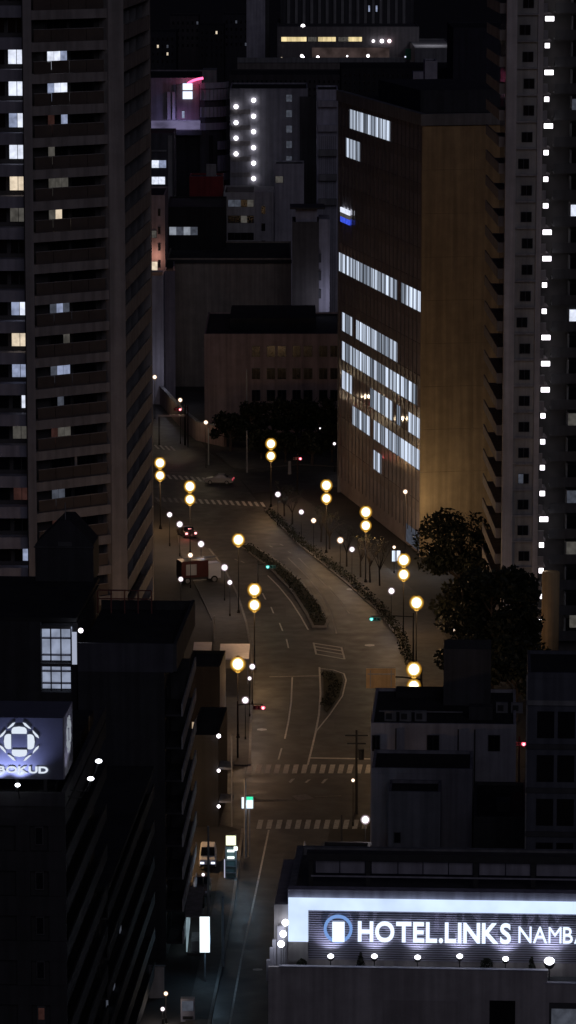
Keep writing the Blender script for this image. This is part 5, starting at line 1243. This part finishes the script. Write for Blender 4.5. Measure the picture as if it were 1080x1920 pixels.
# ================================================================== FAR ROAD WALL AND GANTRY
def wall_run(name, label, pts, h, th, m):
    q = [P(x, y) for x, y in pts]; t = thing(name, label, 'wall', (q[0].x, q[0].y, 0))
    for k, (a, c) in enumerate(zip(q, q[1:])):
        F, L = frame2(a, c); wbox('wall_section', F, .01, L - .01, 0, th, 0, h, m, t); wbox('coping', F, .0, L, -.06, th + .06, h + .003, h + .16, GREYWALL, t)
wall_run('retaining_wall', 'brown concrete retaining wall along the far road', [(285, 742), (345, 808), (368, 826), (420, 838)], 3.0, .5, BROWNWALL)
gq = P(327, 835, 0); gy = thing('sign_gantry', 'thin gantry bar spanning the far road under the red signal', 'gantry', gq)
part('beam', MB().box(-2.6, 1.8, -.1, .1, 4.6, 4.85), METAL, gy); part('post', MB().tube([(1.7, 0, 0), (1.7, 0, 6.6)], [.15, .12], 8), POLE, gy); part('post', MB().tube([(-2.4, 0, 0), (-2.4, 0, 4.6)], [.12, .1], 8), POLE, gy)

# ================================================================== TREES
tree('street_tree', 'tallest round dark tree against the foot of the office end wall', P(862, 1150), 13.6, 6.2, 11, 4200, group='big trees right of the road')
tree('street_tree', 'olive lit tree at the road side of the dark tree mass', P(866, 1225), 12.0, 4.0, 12, 3000, LEAF2, group='big trees right of the road')
tree('street_tree', 'dark tree directly in front of the right tower foot', P(922, 1318), 15.4, 5.0, 13, 5600, group='big trees right of the road')
tree('street_tree', 'small dark tree touching the round tower column', P(968, 1325), 14.0, 3.0, 14, 3200, group='big trees right of the road')
tree('street_tree', 'dark low tree behind the stair head roof', P(888, 1300), 9.0, 4.6, 15, 4000, group='big trees right of the road')
tree('street_tree', 'dark low tree left of the tall dark building', P(968, 1350), 9.0, 4.0, 16, 3600, group='big trees right of the road')
park = [(432, 848, 6.5, 3.0, 'leftmost dark park tree by the retaining wall'), (470, 846, 7.5, 3.4, 'second dark park tree from the retaining wall'), (512, 842, 8, 3.6, 'dark park tree behind the far amber corner lamp'), (556, 840, 8, 3.6, 'dark park tree above the far red signal'), (600, 842, 8.2, 3.6, 'dark park tree next to the office block'), (535, 868, 5.0, 2.6, 'low dark park tree beside the thick pale post'), (585, 872, 5.0, 2.6, 'low dark park tree left of the office foot'), (622, 868, 6.0, 2.4, 'rightmost dark park tree under the office edge'), (490, 862, 4.6, 2.2, 'low dark park tree by the pale arm post')]
for k, (x, y, h, r, lab) in enumerate(park): tree('park_tree', lab, P(x, y), h, r, 40 + k, 1700, group='dark park trees')
bt = [(533, 968, 4.2), (548, 983, 4.4), (602, 1016, 4.6), (618, 1030, 4.6), (650, 1062, 5.0), (676, 1082, 5.4), (694, 1092, 5.8), (712, 1098, 5.6)]
nm = ['first', 'second', 'third', 'fourth', 'fifth', 'sixth', 'seventh', 'eighth']
for k, (x, y, h) in enumerate(bt): bare_tree('bare_tree', nm[k] + ' thin bare tree from the far end of the right pavement', P(x, y, .13), h, 60 + k, 'bare street trees')


# ================================================================== LIT SHOP SIGNS NEAR THE OFFICE FOOT
def banner(px, y, label, parts_, z0):
    b = P(px, y, 0); t = thing('lit_banner', label, 'sign', b)
    part('post', MB().tube([(0, .08, 0), (0, .08, z0 + .2)], [.05, .05], 7), DMETAL, t)
    part('cross_rail', MB().box(min(p[0] for p in parts_) - .1, max(p[1] for p in parts_) + .1, .02, .1, z0 - .06, z0 - .005), DMETAL, t)
    for x0, x1, h0, h1 in parts_: part('lit_face', MB().box(x0, x1, -.1, .0, z0 + h0, z0 + h1), SIGNL, t)
    point('banner_light', (b.x, b.y - 1.2, z0 + .5), 60, (.85, .88, 1), .3, t)
banner(743, 1068, 'pair of glaring white banner signs at the office corner behind the amber lamp', ((-.55, -.15, -.1, 1.3), (.05, .5, .0, 1.3)), 1.2)
banner(821, 1078, 'white lit shop sign glimpsed through the big dark tree', ((-1.1, -.3, .4, .9), (-.25, .3, .1, .6), (.4, 1.0, .2, .9)), 2.2)
